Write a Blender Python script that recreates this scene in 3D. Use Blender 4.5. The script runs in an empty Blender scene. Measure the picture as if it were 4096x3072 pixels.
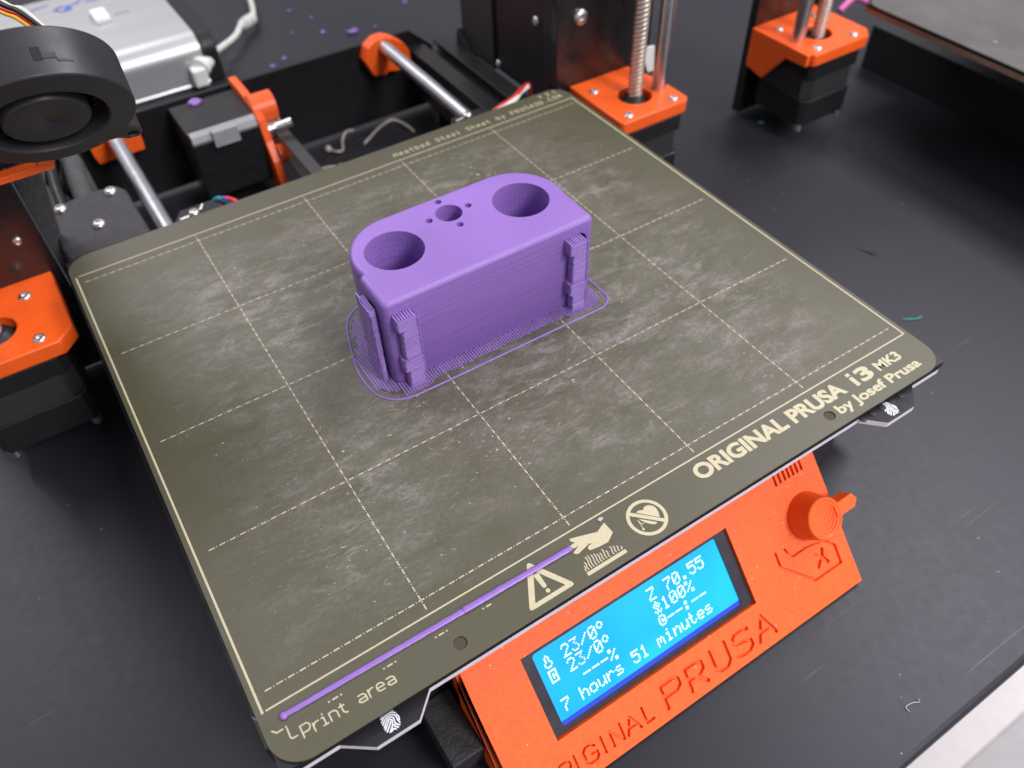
import bpy, bmesh, math, random
from mathutils import Vector, Matrix
from mathutils.geometry import delaunay_2d_cdt

random.seed(7)
S = 0.001                                   # everything below is written in millimetres
scene = bpy.context.scene
COL = scene.collection
PI = math.pi

# ------------------------------------------------------------------ camera
cam_d = bpy.data.cameras.new('camera')
cam = bpy.data.objects.new('camera', cam_d)
COL.objects.link(cam)
RX = (0.84018046, -0.5417081, -0.0254779)
RY = (-0.41881576, -0.61829709, -0.66505794)
RZ = (0.34451436, 0.56943924, -0.74635702)
cam.matrix_world = Matrix(((RX[0], -RY[0], -RZ[0], 18.555 * S),
                           (RX[1], -RY[1], -RZ[1], -107.079 * S),
                           (RX[2], -RY[2], -RZ[2], 212.845 * S),
                           (0, 0, 0, 1)))
cam_d.sensor_width = 36
cam_d.lens = 3211.92 / 4096 * 36
cam_d.clip_start = 0.005
cam_d.clip_end = 20
cam_d.dof.use_dof = True
cam_d.dof.focus_distance = 0.245
cam_d.dof.aperture_fstop = 13.0
scene.camera = cam

# ------------------------------------------------------------------ light
world = bpy.data.worlds.new('World')
scene.world = world
world.use_nodes = True
bg = world.node_tree.nodes['Background']
bg.inputs[0].default_value = (0.93, 0.92, 1.0, 1)
bg.inputs[1].default_value = 0.48

def area(name, loc, sx, sy, power, col=(1.0, 0.97, 0.985)):
    d = bpy.data.lights.new(name, 'AREA')          # ceiling panel, facing straight down
    d.shape = 'RECTANGLE'
    d.size, d.size_y = sx, sy
    d.energy = power
    d.color = col
    o = bpy.data.objects.new(name, d)
    COL.objects.link(o)
    o.location = loc
    return o

area('ceiling_lamp', (0.65, -1.65, 1.50), 0.6, 1.2, 73)
area('ceiling_lamp', (1.40, 0.10, 1.55), 0.6, 1.2, 36)
area('ceiling_lamp', (-0.22, 1.50, 1.60), 0.9, 1.2, 27)

scene.view_settings.view_transform = 'Standard'
scene.view_settings.look = 'None'
scene.view_settings.exposure = 0.0
scene.view_settings.gamma = 1.0

# ------------------------------------------------------------------ materials
MATS = {}
def mat(name, base, rough=0.5, metal=0.0, spec=0.5, bump=None, var=None, rvar=None, coat=0.0,
        emit=None, specks=None, coat_rough=0.15):
    """bump=(scale xyz, strength, distance mm)  var=(scale xyz, amount)  specks=(scale, threshold, colour)"""
    m = bpy.data.materials.new(name)
    m.use_nodes = True
    nt = m.node_tree
    N, L = nt.nodes, nt.links
    b = N['Principled BSDF']
    b.inputs['Base Color'].default_value = (*base, 1)
    b.inputs['Roughness'].default_value = rough
    b.inputs['Metallic'].default_value = metal
    b.inputs['Specular IOR Level'].default_value = spec
    b.inputs['Coat Weight'].default_value = coat
    b.inputs['Coat Roughness'].default_value = coat_rough
    tc = N.new('ShaderNodeTexCoord')
    def noise(scale, detail=4, rgh=0.55):
        mp = N.new('ShaderNodeMapping')
        mp.inputs['Scale'].default_value = scale if hasattr(scale, '__len__') else (scale,) * 3
        L.new(tc.outputs['Object'], mp.inputs[0])
        n = N.new('ShaderNodeTexNoise')
        n.inputs['Scale'].default_value = 1
        n.inputs['Detail'].default_value = detail
        n.inputs['Roughness'].default_value = rgh
        L.new(mp.outputs[0], n.inputs['Vector'])
        return n.outputs['Fac']
    col_out = None
    if var:
        f = noise(var[0])
        r = N.new('ShaderNodeMapRange')
        r.inputs['From Min'].default_value = 0.3
        r.inputs['From Max'].default_value = 0.7
        r.inputs['To Min'].default_value = 1 - var[1]
        r.inputs['To Max'].default_value = 1 + var[1]
        L.new(f, r.inputs[0])
        mx = N.new('ShaderNodeVectorMath')
        mx.operation = 'SCALE'
        mx.inputs[0].default_value = base
        L.new(r.outputs[0], mx.inputs['Scale'])
        col_out = mx.outputs[0]
    if specks:
        v = N.new('ShaderNodeTexVoronoi')
        v.inputs['Scale'].default_value = specks[0]
        L.new(tc.outputs['Object'], v.inputs['Vector'])
        lt = N.new('ShaderNodeMath')
        lt.operation = 'LESS_THAN'
        lt.inputs[1].default_value = specks[1]
        L.new(v.outputs['Distance'], lt.inputs[0])
        # only a share of the cells carries a speck
        sp = N.new('ShaderNodeSeparateColor')
        L.new(v.outputs['Color'], sp.inputs[0])
        gt = N.new('ShaderNodeMath')
        gt.operation = 'GREATER_THAN'
        gt.inputs[1].default_value = specks[3] if len(specks) > 3 else 0.5
        L.new(sp.outputs[0], gt.inputs[0])
        mu = N.new('ShaderNodeMath')
        mu.operation = 'MULTIPLY'
        L.new(lt.outputs[0], mu.inputs[0])
        L.new(gt.outputs[0], mu.inputs[1])
        mc = N.new('ShaderNodeMix')
        mc.data_type = 'RGBA'
        L.new(mu.outputs[0], mc.inputs['Factor'])
        if col_out:
            L.new(col_out, mc.inputs[6])
        else:
            mc.inputs[6].default_value = (*base, 1)
        mc.inputs[7].default_value = (*specks[2], 1)
        col_out = mc.outputs[2]
    if col_out:
        L.new(col_out, b.inputs['Base Color'])
    if rvar:
        f = noise(rvar[0])
        r = N.new('ShaderNodeMapRange')
        r.inputs['From Min'].default_value = 0.3
        r.inputs['From Max'].default_value = 0.7
        r.inputs['To Min'].default_value = rough - rvar[1]
        r.inputs['To Max'].default_value = rough + rvar[1]
        L.new(f, r.inputs[0])
        L.new(r.outputs[0], b.inputs['Roughness'])
    if bump:
        f = noise(bump[0], 5)
        bp = N.new('ShaderNodeBump')
        bp.inputs['Strength'].default_value = bump[1]
        bp.inputs['Distance'].default_value = bump[2] * S
        L.new(f, bp.inputs['Height'])
        L.new(bp.outputs[0], b.inputs['Normal'])
    if emit:
        b.inputs['Emission Color'].default_value = (*emit[0], 1)
        b.inputs['Emission Strength'].default_value = emit[1]
    MATS[name] = m
    return m

ORANGE = mat('orange_petg', (0.86, 0.108, 0.011), 0.42, bump=((900, 900, 1500), 0.25, 0.15), var=(60, 0.06))
ORANGE_T = mat('orange_petg_textured', (0.86, 0.108, 0.011), 0.5, bump=((1500, 1500, 1500), 0.6, 0.2), var=(500, 0.12),
               specks=(520, 0.13, (0.95, 0.42, 0.25), 0.9))
PURPLE = mat('purple_pla', (0.235, 0.128, 0.43), 0.45, bump=((45, 45, 3600), 0.6, 0.4), var=((14, 14, 2600), 0.13))
PURPLE_L = mat('purple_pla_line', (0.225, 0.115, 0.42), 0.4, bump=((400, 400, 400), 0.3, 0.2), var=(200, 0.08))
PURPLE_S = mat('purple_pla_support', (0.26, 0.155, 0.45), 0.45, bump=((250, 250, 2200), 0.8, 0.35), var=((150, 150, 900), 0.1))
FRAME = mat('black_powder_coat', (0.010, 0.009, 0.0095), 0.26, spec=0.8, bump=(900, 0.25, 0.08), rvar=(120, 0.06),
            specks=(260, 0.05, (0.10, 0.10, 0.11), 0.9))
BLACKP = mat('black_plastic', (0.011, 0.0105, 0.012), 0.42, spec=0.3, bump=(700, 0.2, 0.1), rvar=(90, 0.08))
FANP = mat('dark_grey_fan_plastic', (0.026, 0.025, 0.029), 0.42, spec=0.45, bump=(1600, 0.25, 0.06), rvar=(70, 0.08),
           specks=(330, 0.05, (0.25, 0.25, 0.27), 0.9))
BLACKT = mat('black_textured_print', (0.026, 0.0245, 0.028), 0.55, spec=0.4, bump=(900, 0.9, 0.4), var=(300, 0.25))
DARK = mat('dark_void', (0.006, 0.006, 0.007), 0.5)  # near-black bracket colour, also painted shade for holes, notch and gap
ALUB = mat('black_anodised', (0.02, 0.019, 0.021), 0.35, metal=0.3, bump=((60, 60, 2000), 0.15, 0.05), rvar=(90, 0.06))
STEEL = mat('polished_steel', (0.62, 0.62, 0.65), 0.34, metal=1.0, rvar=(150, 0.05))
ZINC = mat('zinc_screw', (0.64, 0.62, 0.61), 0.36, metal=1.0, rvar=(400, 0.1))
LEAD = mat('lead_screw_steel', (0.68, 0.60, 0.52), 0.42, metal=1.0, rvar=(300, 0.1))
SILVER = mat('brushed_aluminium', (0.47, 0.47, 0.48), 0.40, metal=0.6, bump=((8, 1800, 1800), 0.12, 0.05), rvar=((8, 900, 900), 0.06))
SILVER_TOP = mat('satin_aluminium_lid', (0.50, 0.50, 0.50), 0.5, metal=0.35, rvar=(60, 0.05))
WHITEP = mat('white_plastic', (0.70, 0.70, 0.68), 0.45, var=(80, 0.06))
CABLE = mat('grey_white_cable', (0.55, 0.55, 0.52), 0.5, var=(120, 0.08))
MARK = mat('cream_sheet_marking', (0.46, 0.415, 0.275), 0.5, var=(700, 0.07))
GRIDM = mat('worn_grid_marking', (0.43, 0.395, 0.29), 0.5, var=(300, 0.2))
PCBW = mat('white_silkscreen', (0.75, 0.76, 0.82), 0.5, var=(500, 0.05))
PCB = mat('black_circuit_board', (0.010, 0.009, 0.012), 0.5, spec=0.3, rvar=(100, 0.08), specks=(500, 0.06, (0.2, 0.2, 0.22), 0.95))
PCBEDGE = mat('pale_board_edge', (0.62, 0.59, 0.66), 0.6, var=(200, 0.08))
MOTORG = mat('motor_laminations', (0.045, 0.043, 0.045), 0.45, metal=0.4, bump=((30, 30, 3000), 0.3, 0.1))
MOTORB = mat('motor_black', (0.012, 0.0115, 0.013), 0.4, spec=0.4, rvar=(200, 0.1), specks=(300, 0.06, (0.15, 0.15, 0.15), 0.9))
RUBBER = mat('belt_rubber', (0.035, 0.033, 0.034), 0.55, bump=((900, 900, 900), 0.3, 0.1))
SLEEVE = mat('textile_sleeve', (0.05, 0.05, 0.053), 0.7, bump=((1500, 1500, 1500), 0.9, 0.4), var=(500, 0.3))
REDW = mat('red_wire', (0.55, 0.02, 0.02), 0.4)
YELW = mat('yellow_wire', (0.75, 0.42, 0.02), 0.4)
BLUEW = mat('blue_wire', (0.05, 0.06, 0.35), 0.4)
TEALW = mat('teal_wire', (0.01, 0.22, 0.22), 0.4)
PINK = mat('pink_plastic', (0.60, 0.12, 0.35), 0.4)
INK = mat('blue_marker_ink', (0.06, 0.10, 0.38), 0.6, var=(200, 0.3))
GREYP = mat('printed_grey_lettering', (0.12, 0.12, 0.12), 0.6)
TEALP = mat('teal_scrap', (0.02, 0.33, 0.27), 0.4)
FILW = mat('pale_filament_scrap', (0.42, 0.37, 0.33), 0.45, var=(300, 0.2))
SOOT = mat('dark_smear', (0.006, 0.006, 0.007), 0.9, spec=0.08)
DUST = mat('pale_dust', (0.42, 0.41, 0.43), 0.7)
def uneven_backlight(m):
    nt = m.node_tree
    N, L = nt.nodes, nt.links
    tc = N.new('ShaderNodeTexCoord')
    n = N.new('ShaderNodeTexNoise')
    n.inputs['Scale'].default_value = 38
    n.inputs['Detail'].default_value = 1
    L.new(tc.outputs['Object'], n.inputs['Vector'])
    r = N.new('ShaderNodeValToRGB')
    r.color_ramp.elements[0].position = 0.30
    r.color_ramp.elements[0].color = (0.0, 0.46, 0.97, 1)
    r.color_ramp.elements[1].position = 0.68
    r.color_ramp.elements[1].color = (0.01, 0.66, 0.98, 1)
    L.new(n.outputs['Fac'], r.inputs[0])
    L.new(r.outputs[0], N['Principled BSDF'].inputs['Emission Color'])
SCREEN = mat('lit_lcd_screen', (0.0, 0.06, 0.16), 0.25, emit=((0.0, 0.50, 0.96), 0.97))
uneven_backlight(SCREEN)
GLYPH = mat('lit_lcd_dots', (0.5, 0.8, 0.9), 0.4, emit=((0.70, 1.0, 1.0), 0.95))
GLYPHV = mat('lit_lcd_dots_fading', (0.5, 0.5, 0.9), 0.4, emit=((0.40, 0.45, 0.90), 0.8))
RIM = mat('lcd_glass_edge_glow', (0.02, 0.04, 0.3), 0.7, spec=0.1, emit=((0.03, 0.08, 0.75), 0.55))  # blue emission stands in for screen light on the glass edge
BEZEL = mat('black_lcd_bezel', (0.022, 0.018, 0.030), 0.35, rvar=(100, 0.08), specks=(350, 0.05, (0.3, 0.3, 0.3), 0.95))
TILEW = mat('white_speckled_tile', (0.66, 0.62, 0.62), 0.5, specks=(170, 0.12, (0.42, 0.40, 0.40), 0.7), var=(40, 0.04))
TILEG = mat('grey_speckled_tile', (0.42, 0.40, 0.41), 0.5, specks=(170, 0.12, (0.28, 0.27, 0.28), 0.7), var=(40, 0.04))

def bench_material():
    m = mat('black_epoxy_bench', (0.0165, 0.0162, 0.0215), 0.42, spec=0.5, bump=(900, 0.05, 0.03), rvar=(300, 0.02))
    nt = m.node_tree
    N, L = nt.nodes, nt.links
    b = N['Principled BSDF']
    tc = N.new('ShaderNodeTexCoord')
    def thr(scale, rot, lo, hi, detail=3):
        mp = N.new('ShaderNodeMapping')
        mp.inputs['Scale'].default_value = scale
        mp.inputs['Rotation'].default_value = (0, 0, rot)
        L.new(tc.outputs['Object'], mp.inputs[0])
        n = N.new('ShaderNodeTexNoise')
        n.inputs['Scale'].default_value = 1
        n.inputs['Detail'].default_value = detail
        L.new(mp.outputs[0], n.inputs['Vector'])
        r = N.new('ShaderNodeMapRange')
        r.inputs['From Min'].default_value = lo
        r.inputs['From Max'].default_value = hi
        L.new(n.outputs['Fac'], r.inputs[0])
        return r.outputs[0]
    def math2(op, a, c):
        x = N.new('ShaderNodeMath')
        x.operation = op
        for i, v in enumerate((a, c)):
            if hasattr(v, 'links'):
                L.new(v, x.inputs[i])
            else:
                x.inputs[i].default_value = v
        return x.outputs[0]
    haze = thr((9, 9, 9), 0.3, 0.42, 0.75)
    scr = math2('MULTIPLY', thr((14, 700, 10), 0.75, 0.72, 0.80, 2), thr((12, 12, 12), 0, 0.5, 0.62))
    scr2 = math2('MULTIPLY', thr((10, 600, 10), -0.35, 0.74, 0.82, 2), thr((15, 15, 15), 1, 0.52, 0.64))
    vo = N.new('ShaderNodeTexVoronoi')
    vo.inputs['Scale'].default_value = 140
    L.new(tc.outputs['Object'], vo.inputs['Vector'])
    sp = N.new('ShaderNodeSeparateColor')
    L.new(vo.outputs['Color'], sp.inputs[0])
    dot = math2('MULTIPLY', math2('LESS_THAN', vo.outputs['Distance'], 0.055), math2('GREATER_THAN', sp.outputs[0], 0.72))
    fac = math2('ADD', math2('MULTIPLY', haze, 0.006), math2('ADD', math2('MULTIPLY', scr, 0.42), math2('ADD', math2('MULTIPLY', scr2, 0.36), math2('MULTIPLY', dot, 0.35))))
    mc = N.new('ShaderNodeMix')
    mc.data_type = 'RGBA'
    L.new(fac, mc.inputs['Factor'])
    mc.inputs[6].default_value = (0.0165, 0.0162, 0.0215, 1)
    mc.inputs[7].default_value = (0.45, 0.43, 0.46, 1)
    L.new(mc.outputs[2], b.inputs['Base Color'])
    return m
BENCH = bench_material()
BENCH.node_tree.nodes['Principled BSDF'].inputs['Specular IOR Level'].default_value = 0.34
BENCH.node_tree.nodes['Principled BSDF'].inputs['Specular Tint'].default_value = (0.92, 0.92, 1.0, 1)

def sheet_material(name):
    """smooth olive coating, dulled by wiped-on glue residue, flecks and scuffs"""
    m = mat(name, (0.075, 0.067, 0.047), 0.33, spec=0.55, bump=(1200, 0.12, 0.05))
    nt = m.node_tree
    N, L = nt.nodes, nt.links
    b = N['Principled BSDF']
    tc = N.new('ShaderNodeTexCoord')
    def thr(scale, rot, lo, hi, detail=5, dist=0.0, rgh=0.6):
        mp = N.new('ShaderNodeMapping')
        mp.inputs['Scale'].default_value = scale
        mp.inputs['Rotation'].default_value = (0, 0, rot)
        L.new(tc.outputs['Object'], mp.inputs[0])
        n = N.new('ShaderNodeTexNoise')
        n.inputs['Scale'].default_value = 1
        n.inputs['Detail'].default_value = detail
        n.inputs['Roughness'].default_value = rgh
        n.inputs['Distortion'].default_value = dist
        L.new(mp.outputs[0], n.inputs['Vector'])
        r = N.new('ShaderNodeMapRange')
        r.inputs['From Min'].default_value = lo
        r.inputs['From Max'].default_value = hi
        L.new(n.outputs['Fac'], r.inputs[0])
        return r.outputs[0]
    def math2(op, a, c):
        x = N.new('ShaderNodeMath')
        x.operation = op
        for i, v in enumerate((a, c)):
            if hasattr(v, 'links'):
                L.new(v, x.inputs[i])
            else:
                x.inputs[i].default_value = v
        return x.outputs[0]
    # residue sits on the part people print on: fades out at the rim of the sheet
    sx = N.new('ShaderNodeSeparateXYZ')
    L.new(tc.outputs['Object'], sx.inputs[0])
    ax = math2('ABSOLUTE', sx.outputs[0], 0)
    ay = math2('ABSOLUTE', math2('SUBTRACT', sx.outputs[1], 0.002), 0)
    def edge(v, a, c):
        r = N.new('ShaderNodeMapRange')
        r.inputs['From Min'].default_value = a
        r.inputs['From Max'].default_value = c
        r.inputs['To Min'].default_value = 1
        r.inputs['To Max'].default_value = 0
        L.new(v, r.inputs[0])
        return r.outputs[0]
    used = math2('MULTIPLY', edge(ax, 0.085, 0.122), edge(ay, 0.080, 0.108))
    region = thr((13, 16, 13), 0.2, 0.40, 0.58, 4)
    region2 = thr((22, 30, 20), 1.3, 0.42, 0.60, 4)
    grain = thr((700, 1100, 500), 0.4, 0.34, 0.66, 4)
    mottle = thr((34, 70, 40), 0.35, 0.36, 0.72, 10, 0.3, 0.72)
    streak = math2('MULTIPLY', thr((62, 150, 60), 0.1, 0.48, 0.68, 11, 0.5, 0.74), region)
    micro = math2('MULTIPLY', thr((210, 1000, 200), 0.1, 0.58, 0.68, 6, 0.9), region2)
    fleck = math2('MULTIPLY', thr((420, 1000, 500), 0.3, 0.70, 0.735, 2), thr((24, 24, 24), 2.0, 0.44, 0.58))
    a = math2('ADD', math2('MULTIPLY', mottle, 0.14), math2('MULTIPLY', streak, 0.30))
    a = math2('MULTIPLY', a, math2('ADD', math2('MULTIPLY', grain, 1.0), 0.45))
    a = math2('ADD', a, math2('MULTIPLY', micro, 0.24))
    a = math2('ADD', a, math2('MULTIPLY', fleck, 0.95))
    a = math2('MULTIPLY', a, math2('ADD', math2('MULTIPLY', used, 0.92), 0.08))
    cl = N.new('ShaderNodeClamp')
    L.new(a, cl.inputs[0])
    mc = N.new('ShaderNodeMix')
    mc.data_type = 'RGBA'
    L.new(cl.outputs[0], mc.inputs['Factor'])
    tone = thr((12, 12, 12), 0.6, 0.35, 0.65, 3)
    m0 = N.new('ShaderNodeMix')
    m0.data_type = 'RGBA'
    L.new(tone, m0.inputs['Factor'])
    m0.inputs[6].default_value = (0.062, 0.060, 0.032, 1)
    m0.inputs[7].default_value = (0.067, 0.060, 0.036, 1)
    L.new(m0.outputs[2], mc.inputs[6])
    mc.inputs[7].default_value = (0.46, 0.42, 0.43, 1)
    L.new(mc.outputs[2], b.inputs['Base Color'])
    rr = N.new('ShaderNodeMapRange')
    rr.inputs['To Min'].default_value = 0.46
    rr.inputs['To Max'].default_value = 0.58
    L.new(cl.outputs[0], rr.inputs[0])
    L.new(rr.outputs[0], b.inputs['Roughness'])
    return m
SHEET = sheet_material('olive_coated_steel')
SHEET.node_tree.nodes['Principled BSDF'].inputs['Specular IOR Level'].default_value = 0.5
SHEET2 = mat('grey_coated_steel', (0.10, 0.095, 0.09), 0.4, var=(40, 0.2), specks=(120, 0.12, (0.3, 0.3, 0.3), 0.8))
PLUG = mat('dull_brown_magnet', (0.05, 0.033, 0.02), 0.7)
BROWN = mat('brown_board_edge', (0.26, 0.15, 0.10), 0.5, var=(100, 0.15))
STRIP = mat('grey_plug_and_highlight', (0.30, 0.30, 0.32), 0.4, var=(100, 0.1))
SHEETEDGE = mat('bare_sheet_edge', (0.34, 0.30, 0.22), 0.5)

# ------------------------------------------------------------------ object helpers
def empty(name, loc, label=None, cat=None, group=None):
    o = bpy.data.objects.new(name, None)
    o.empty_display_size = 0.01
    o.location = Vector(loc) * S
    COL.objects.link(o)
    if label:
        tag(o, label, cat, group)
    return o

def tag(o, label, cat, group=None):
    o['label'] = label
    o['category'] = cat
    if group:
        o['group'] = group
    return o

def structure(o):
    o['kind'] = 'structure'
    return o

def put_parent(o, parent):
    """parents sit unrotated, so a child keeps world placement by subtracting the parent's place"""
    if parent is not None:
        p, off = parent, Vector((0, 0, 0))
        while p is not None:
            off += Vector(p.location)
            p = p.parent
        o.location = Vector(o.location) - off
        o.parent = parent

class MB:
    def __init__(self):
        self.v, self.f, self.mi = [], [], []
        self.cur = 0
    def add(self, vs, fs):
        n = len(self.v)
        self.v += [tuple(p) for p in vs]
        self.f += [tuple(i + n for i in f) for f in fs]
        self.mi += [self.cur] * len(fs)
        return self
    def box(self, x0, x1, y0, y1, z0, z1):
        return self.add([(x0, y0, z0), (x1, y0, z0), (x1, y1, z0), (x0, y1, z0), (x0, y0, z1), (x1, y0, z1), (x1, y1, z1), (x0, y1, z1)],
                        [(3, 2, 1, 0), (4, 5, 6, 7), (0, 1, 5, 4), (1, 2, 6, 5), (2, 3, 7, 6), (3, 0, 4, 7)])
    def prism(self, pts, z0, z1, fn=None):
        """outline pts (ccw) swept from z0 to z1; fn maps (a,b,c) to xyz"""
        fn = fn or (lambda a, b, c: (a, b, c))
        n = len(pts)
        vs = [fn(p[0], p[1], z0) for p in pts] + [fn(p[0], p[1], z1) for p in pts]
        fs = [tuple(reversed(range(n))), tuple(range(n, 2 * n))]
        fs += [(i, (i + 1) % n, n + (i + 1) % n, n + i) for i in range(n)]
        return self.add(vs, fs)
    def cyl(self, a, b, r, n=24, r2=None, caps=True):
        a, b = Vector(a), Vector(b)
        d = (b - a).normalized()
        u = d.orthogonal().normalized()
        w = d.cross(u)
        r2 = r if r2 is None else r2
        vs = []
        for c, rr in ((a, r), (b, r2)):
            vs += [c + (u * math.cos(2 * PI * i / n) + w * math.sin(2 * PI * i / n)) * rr for i in range(n)]
        fs = [(i, (i + 1) % n, n + (i + 1) % n, n + i) for i in range(n)]
        if caps:
            fs += [tuple(reversed(range(n))), tuple(range(n, 2 * n))]
        return self.add(vs, fs)
    def lathe(self, c, axis, prof, n=32):
        """prof: list of (radius, height along axis); radius 0 closes"""
        c, d = Vector(c), Vector(axis).normalized()
        u = d.orthogonal().normalized()
        w = d.cross(u)
        rings, vs, fs = [], [], []
        for r, h in prof:
            if r < 1e-6:
                rings.append([len(vs)])
                vs.append(c + d * h)
            else:
                rings.append(list(range(len(vs), len(vs) + n)))
                vs += [c + d * h + (u * math.cos(2 * PI * i / n) + w * math.sin(2 * PI * i / n)) * r for i in range(n)]
        for A, B in zip(rings, rings[1:]):
            for i in range(n):
                j = (i + 1) % n
                if len(A) == 1 and len(B) == 1:
                    continue
                if len(A) == 1:
                    fs.append((A[0], B[j], B[i]))
                elif len(B) == 1:
                    fs.append((A[i], A[j], B[0]))
                else:
                    fs.append((A[i], A[j], B[j], B[i]))
        return self.add(vs, fs)
    def tube(self, pts, r, n=10, closed=False, flat=1.0):
        """swept tube; flat<1 squashes it vertically"""
        P = [Vector(p) for p in pts]
        m = len(P)
        vs, fs = [], []
        for i, p in enumerate(P):
            a = P[i - 1] if (i > 0 or closed) else p
            b = P[(i + 1) % m] if (i < m - 1 or closed) else p
            d = (b - a).normalized()
            up = Vector((0, 0, 1)) if abs(d.z) < 0.9 else Vector((0, 1, 0))
            u = d.cross(up).normalized()
            w = u.cross(d)
            rr = r[i] if hasattr(r, '__len__') else r
            vs += [p + (u * math.cos(2 * PI * k / n) + w * math.sin(2 * PI * k / n) * flat) * rr for k in range(n)]
        for i in range(m if closed else m - 1):
            for k in range(n):
                a, b = i * n + k, i * n + (k + 1) % n
                c, d = ((i + 1) % m) * n + (k + 1) % n, ((i + 1) % m) * n + k
                fs.append((a, b, c, d))
        if not closed:
            fs += [tuple(reversed(range(n))), tuple(range((m - 1) * n, m * n))]
        return self.add(vs, fs)
    def make(self, name, mats, parent=None, smooth=35, bevel=0, seg=2, origin=None):
        me = bpy.data.meshes.new(name)
        xs, ys, zs = zip(*self.v)
        o0 = Vector(origin) if origin else Vector(((min(xs) + max(xs)) / 2, (min(ys) + max(ys)) / 2, min(zs)))
        me.from_pydata([((x - o0.x) * S, (y - o0.y) * S, (z - o0.z) * S) for x, y, z in self.v], [], self.f)
        mats = mats if isinstance(mats, (list, tuple)) else [mats]
        for m in mats:
            me.materials.append(m)
        for p, i in zip(me.polygons, self.mi):
            p.material_index = i
        if smooth:
            me.polygons.foreach_set('use_smooth', [True] * len(me.polygons))
            me.set_sharp_from_angle(angle=math.radians(smooth))
        me.update()
        o = bpy.data.objects.new(name, me)
        COL.objects.link(o)
        o.location = o0 * S
        put_parent(o, parent)
        if bevel:
            b = o.modifiers.new('bevel', 'BEVEL')
            b.width = bevel * S
            b.segments = seg
            b.limit_method = 'ANGLE'
            b.angle_limit = math.radians(40)
            b.harden_normals = False
        return o

def copy_at(o, loc, parent=None, name=None, rot=None):
    c = o.copy()
    COL.objects.link(c)
    c.parent = None
    c.matrix_parent_inverse.identity()
    c.location = Vector(loc) * S
    if rot:
        c.rotation_euler = rot
    put_parent(c, parent)
    return c

# ------------------------------------------------------------------ 2D helpers
def circle(cx, cy, r, n=32, a0=0.0, a1=2 * PI, end=False):
    m = n if not end else n + 1
    return [(cx + r * math.cos(a0 + (a1 - a0) * i / n), cy + r * math.sin(a0 + (a1 - a0) * i / n)) for i in range(m)]

def rrect(x0, x1, y0, y1, r, n=8):
    out = []
    for cx, cy, a in ((x1 - r, y0 + r, -PI / 2), (x1 - r, y1 - r, 0), (x0 + r, y1 - r, PI / 2), (x0 + r, y0 + r, PI)):
        out += [(cx + r * math.cos(a + PI / 2 * i / n), cy + r * math.sin(a + PI / 2 * i / n)) for i in range(n + 1)]
    return out

def capsule(p, q, w, n=6):
    a = math.atan2(q[1] - p[1], q[0] - p[0])
    r = w / 2
    out = [(q[0] + r * math.cos(a - PI / 2 + PI * i / n), q[1] + r * math.sin(a - PI / 2 + PI * i / n)) for i in range(n + 1)]
    out += [(p[0] + r * math.cos(a + PI / 2 + PI * i / n), p[1] + r * math.sin(a + PI / 2 + PI * i / n)) for i in range(n + 1)]
    return out

def strokes(lines, w):
    polys = []
    for ln in lines:
        for p, q in zip(ln, ln[1:]):
            if abs(p[0] - q[0]) + abs(p[1] - q[1]) > 1e-4:
                polys.append(capsule(p, q, w))
    return polys

def cdt(polys):
    vs, fs = [], []
    for p in polys:
        fs.append(list(range(len(vs), len(vs) + len(p))))
        vs += [Vector((a, b)) for a, b in p]
    V, E, F, ov, oe, of = delaunay_2d_cdt(vs, [], fs, 0, 1e-5)
    return [(v.x, v.y) for v in V], F, of

def flat(polys, holes, fn, c):
    """union of polys minus holes, as one clean flat mesh at height c"""
    V, F, of = cdt(list(polys) + list(holes))
    n = len(polys)
    keep = [f for f, o in zip(F, of) if any(i < n for i in o) and not any(i >= n for i in o)]
    return [fn(a, b, c) for a, b in V], keep

def engraved(outline, holes, cuts, depth, thick, fn):
    """plate: outline with through holes, and cuts (list of polys) sunk by depth. fn maps (a,b,height)"""
    V, F, of = cdt([outline] + list(holes) + list(cuts))
    nh = len(holes)
    kind = []
    for o in of:
        if 0 not in o or any(1 <= i <= nh for i in o):
            kind.append(0)
        elif any(i > nh for i in o):
            kind.append(2)
        else:
            kind.append(1)
    m = MB()
    n = len(V)
    vs = [fn(a, b, 0) for a, b in V] + [fn(a, b, -depth) for a, b in V] + [fn(a, b, -thick) for a, b in V]
    fs = []
    ed = {}
    for f, k in zip(F, kind):
        if k == 0:
            continue
        off = 0 if k == 1 else n
        fs.append(tuple(i + off for i in f))
        fs.append(tuple(i + 2 * n for i in reversed(f)))
        for a, b in zip(f, tuple(f[1:]) + (f[0],)):
            ed[(a, b)] = k
    for (a, b), k in ed.items():
        o = ed.get((b, a), 0)
        lo = {1: 0, 2: n}[k]
        if o == 0:
            fs.append((a + lo, a + 2 * n, b + 2 * n, b + lo))
        elif k == 1 and o == 2:
            fs.append((a, a + n, b + n, b))
    used = sorted({i for f in fs for i in f})
    mp = {u: i for i, u in enumerate(used)}
    return m.add([vs[u] for u in used], [tuple(mp[i] for i in f) for f in fs])

def screw_mesh(r=2.7, h=1.8, hexr=1.25):
    m = MB()
    hx = [(hexr * math.cos(PI / 3 * i), hexr * math.sin(PI / 3 * i)) for i in range(6)]
    m.lathe((0, 0, 0), (0, 0, 1), [(0, 0), (r, 0), (r, h * 0.35), (r * 0.86, h * 0.75), (r * 0.6, h), (hexr * 1.05, h), (hexr * 0.95, h * 0.45), (0, h * 0.45)], 24)
    return m

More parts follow.
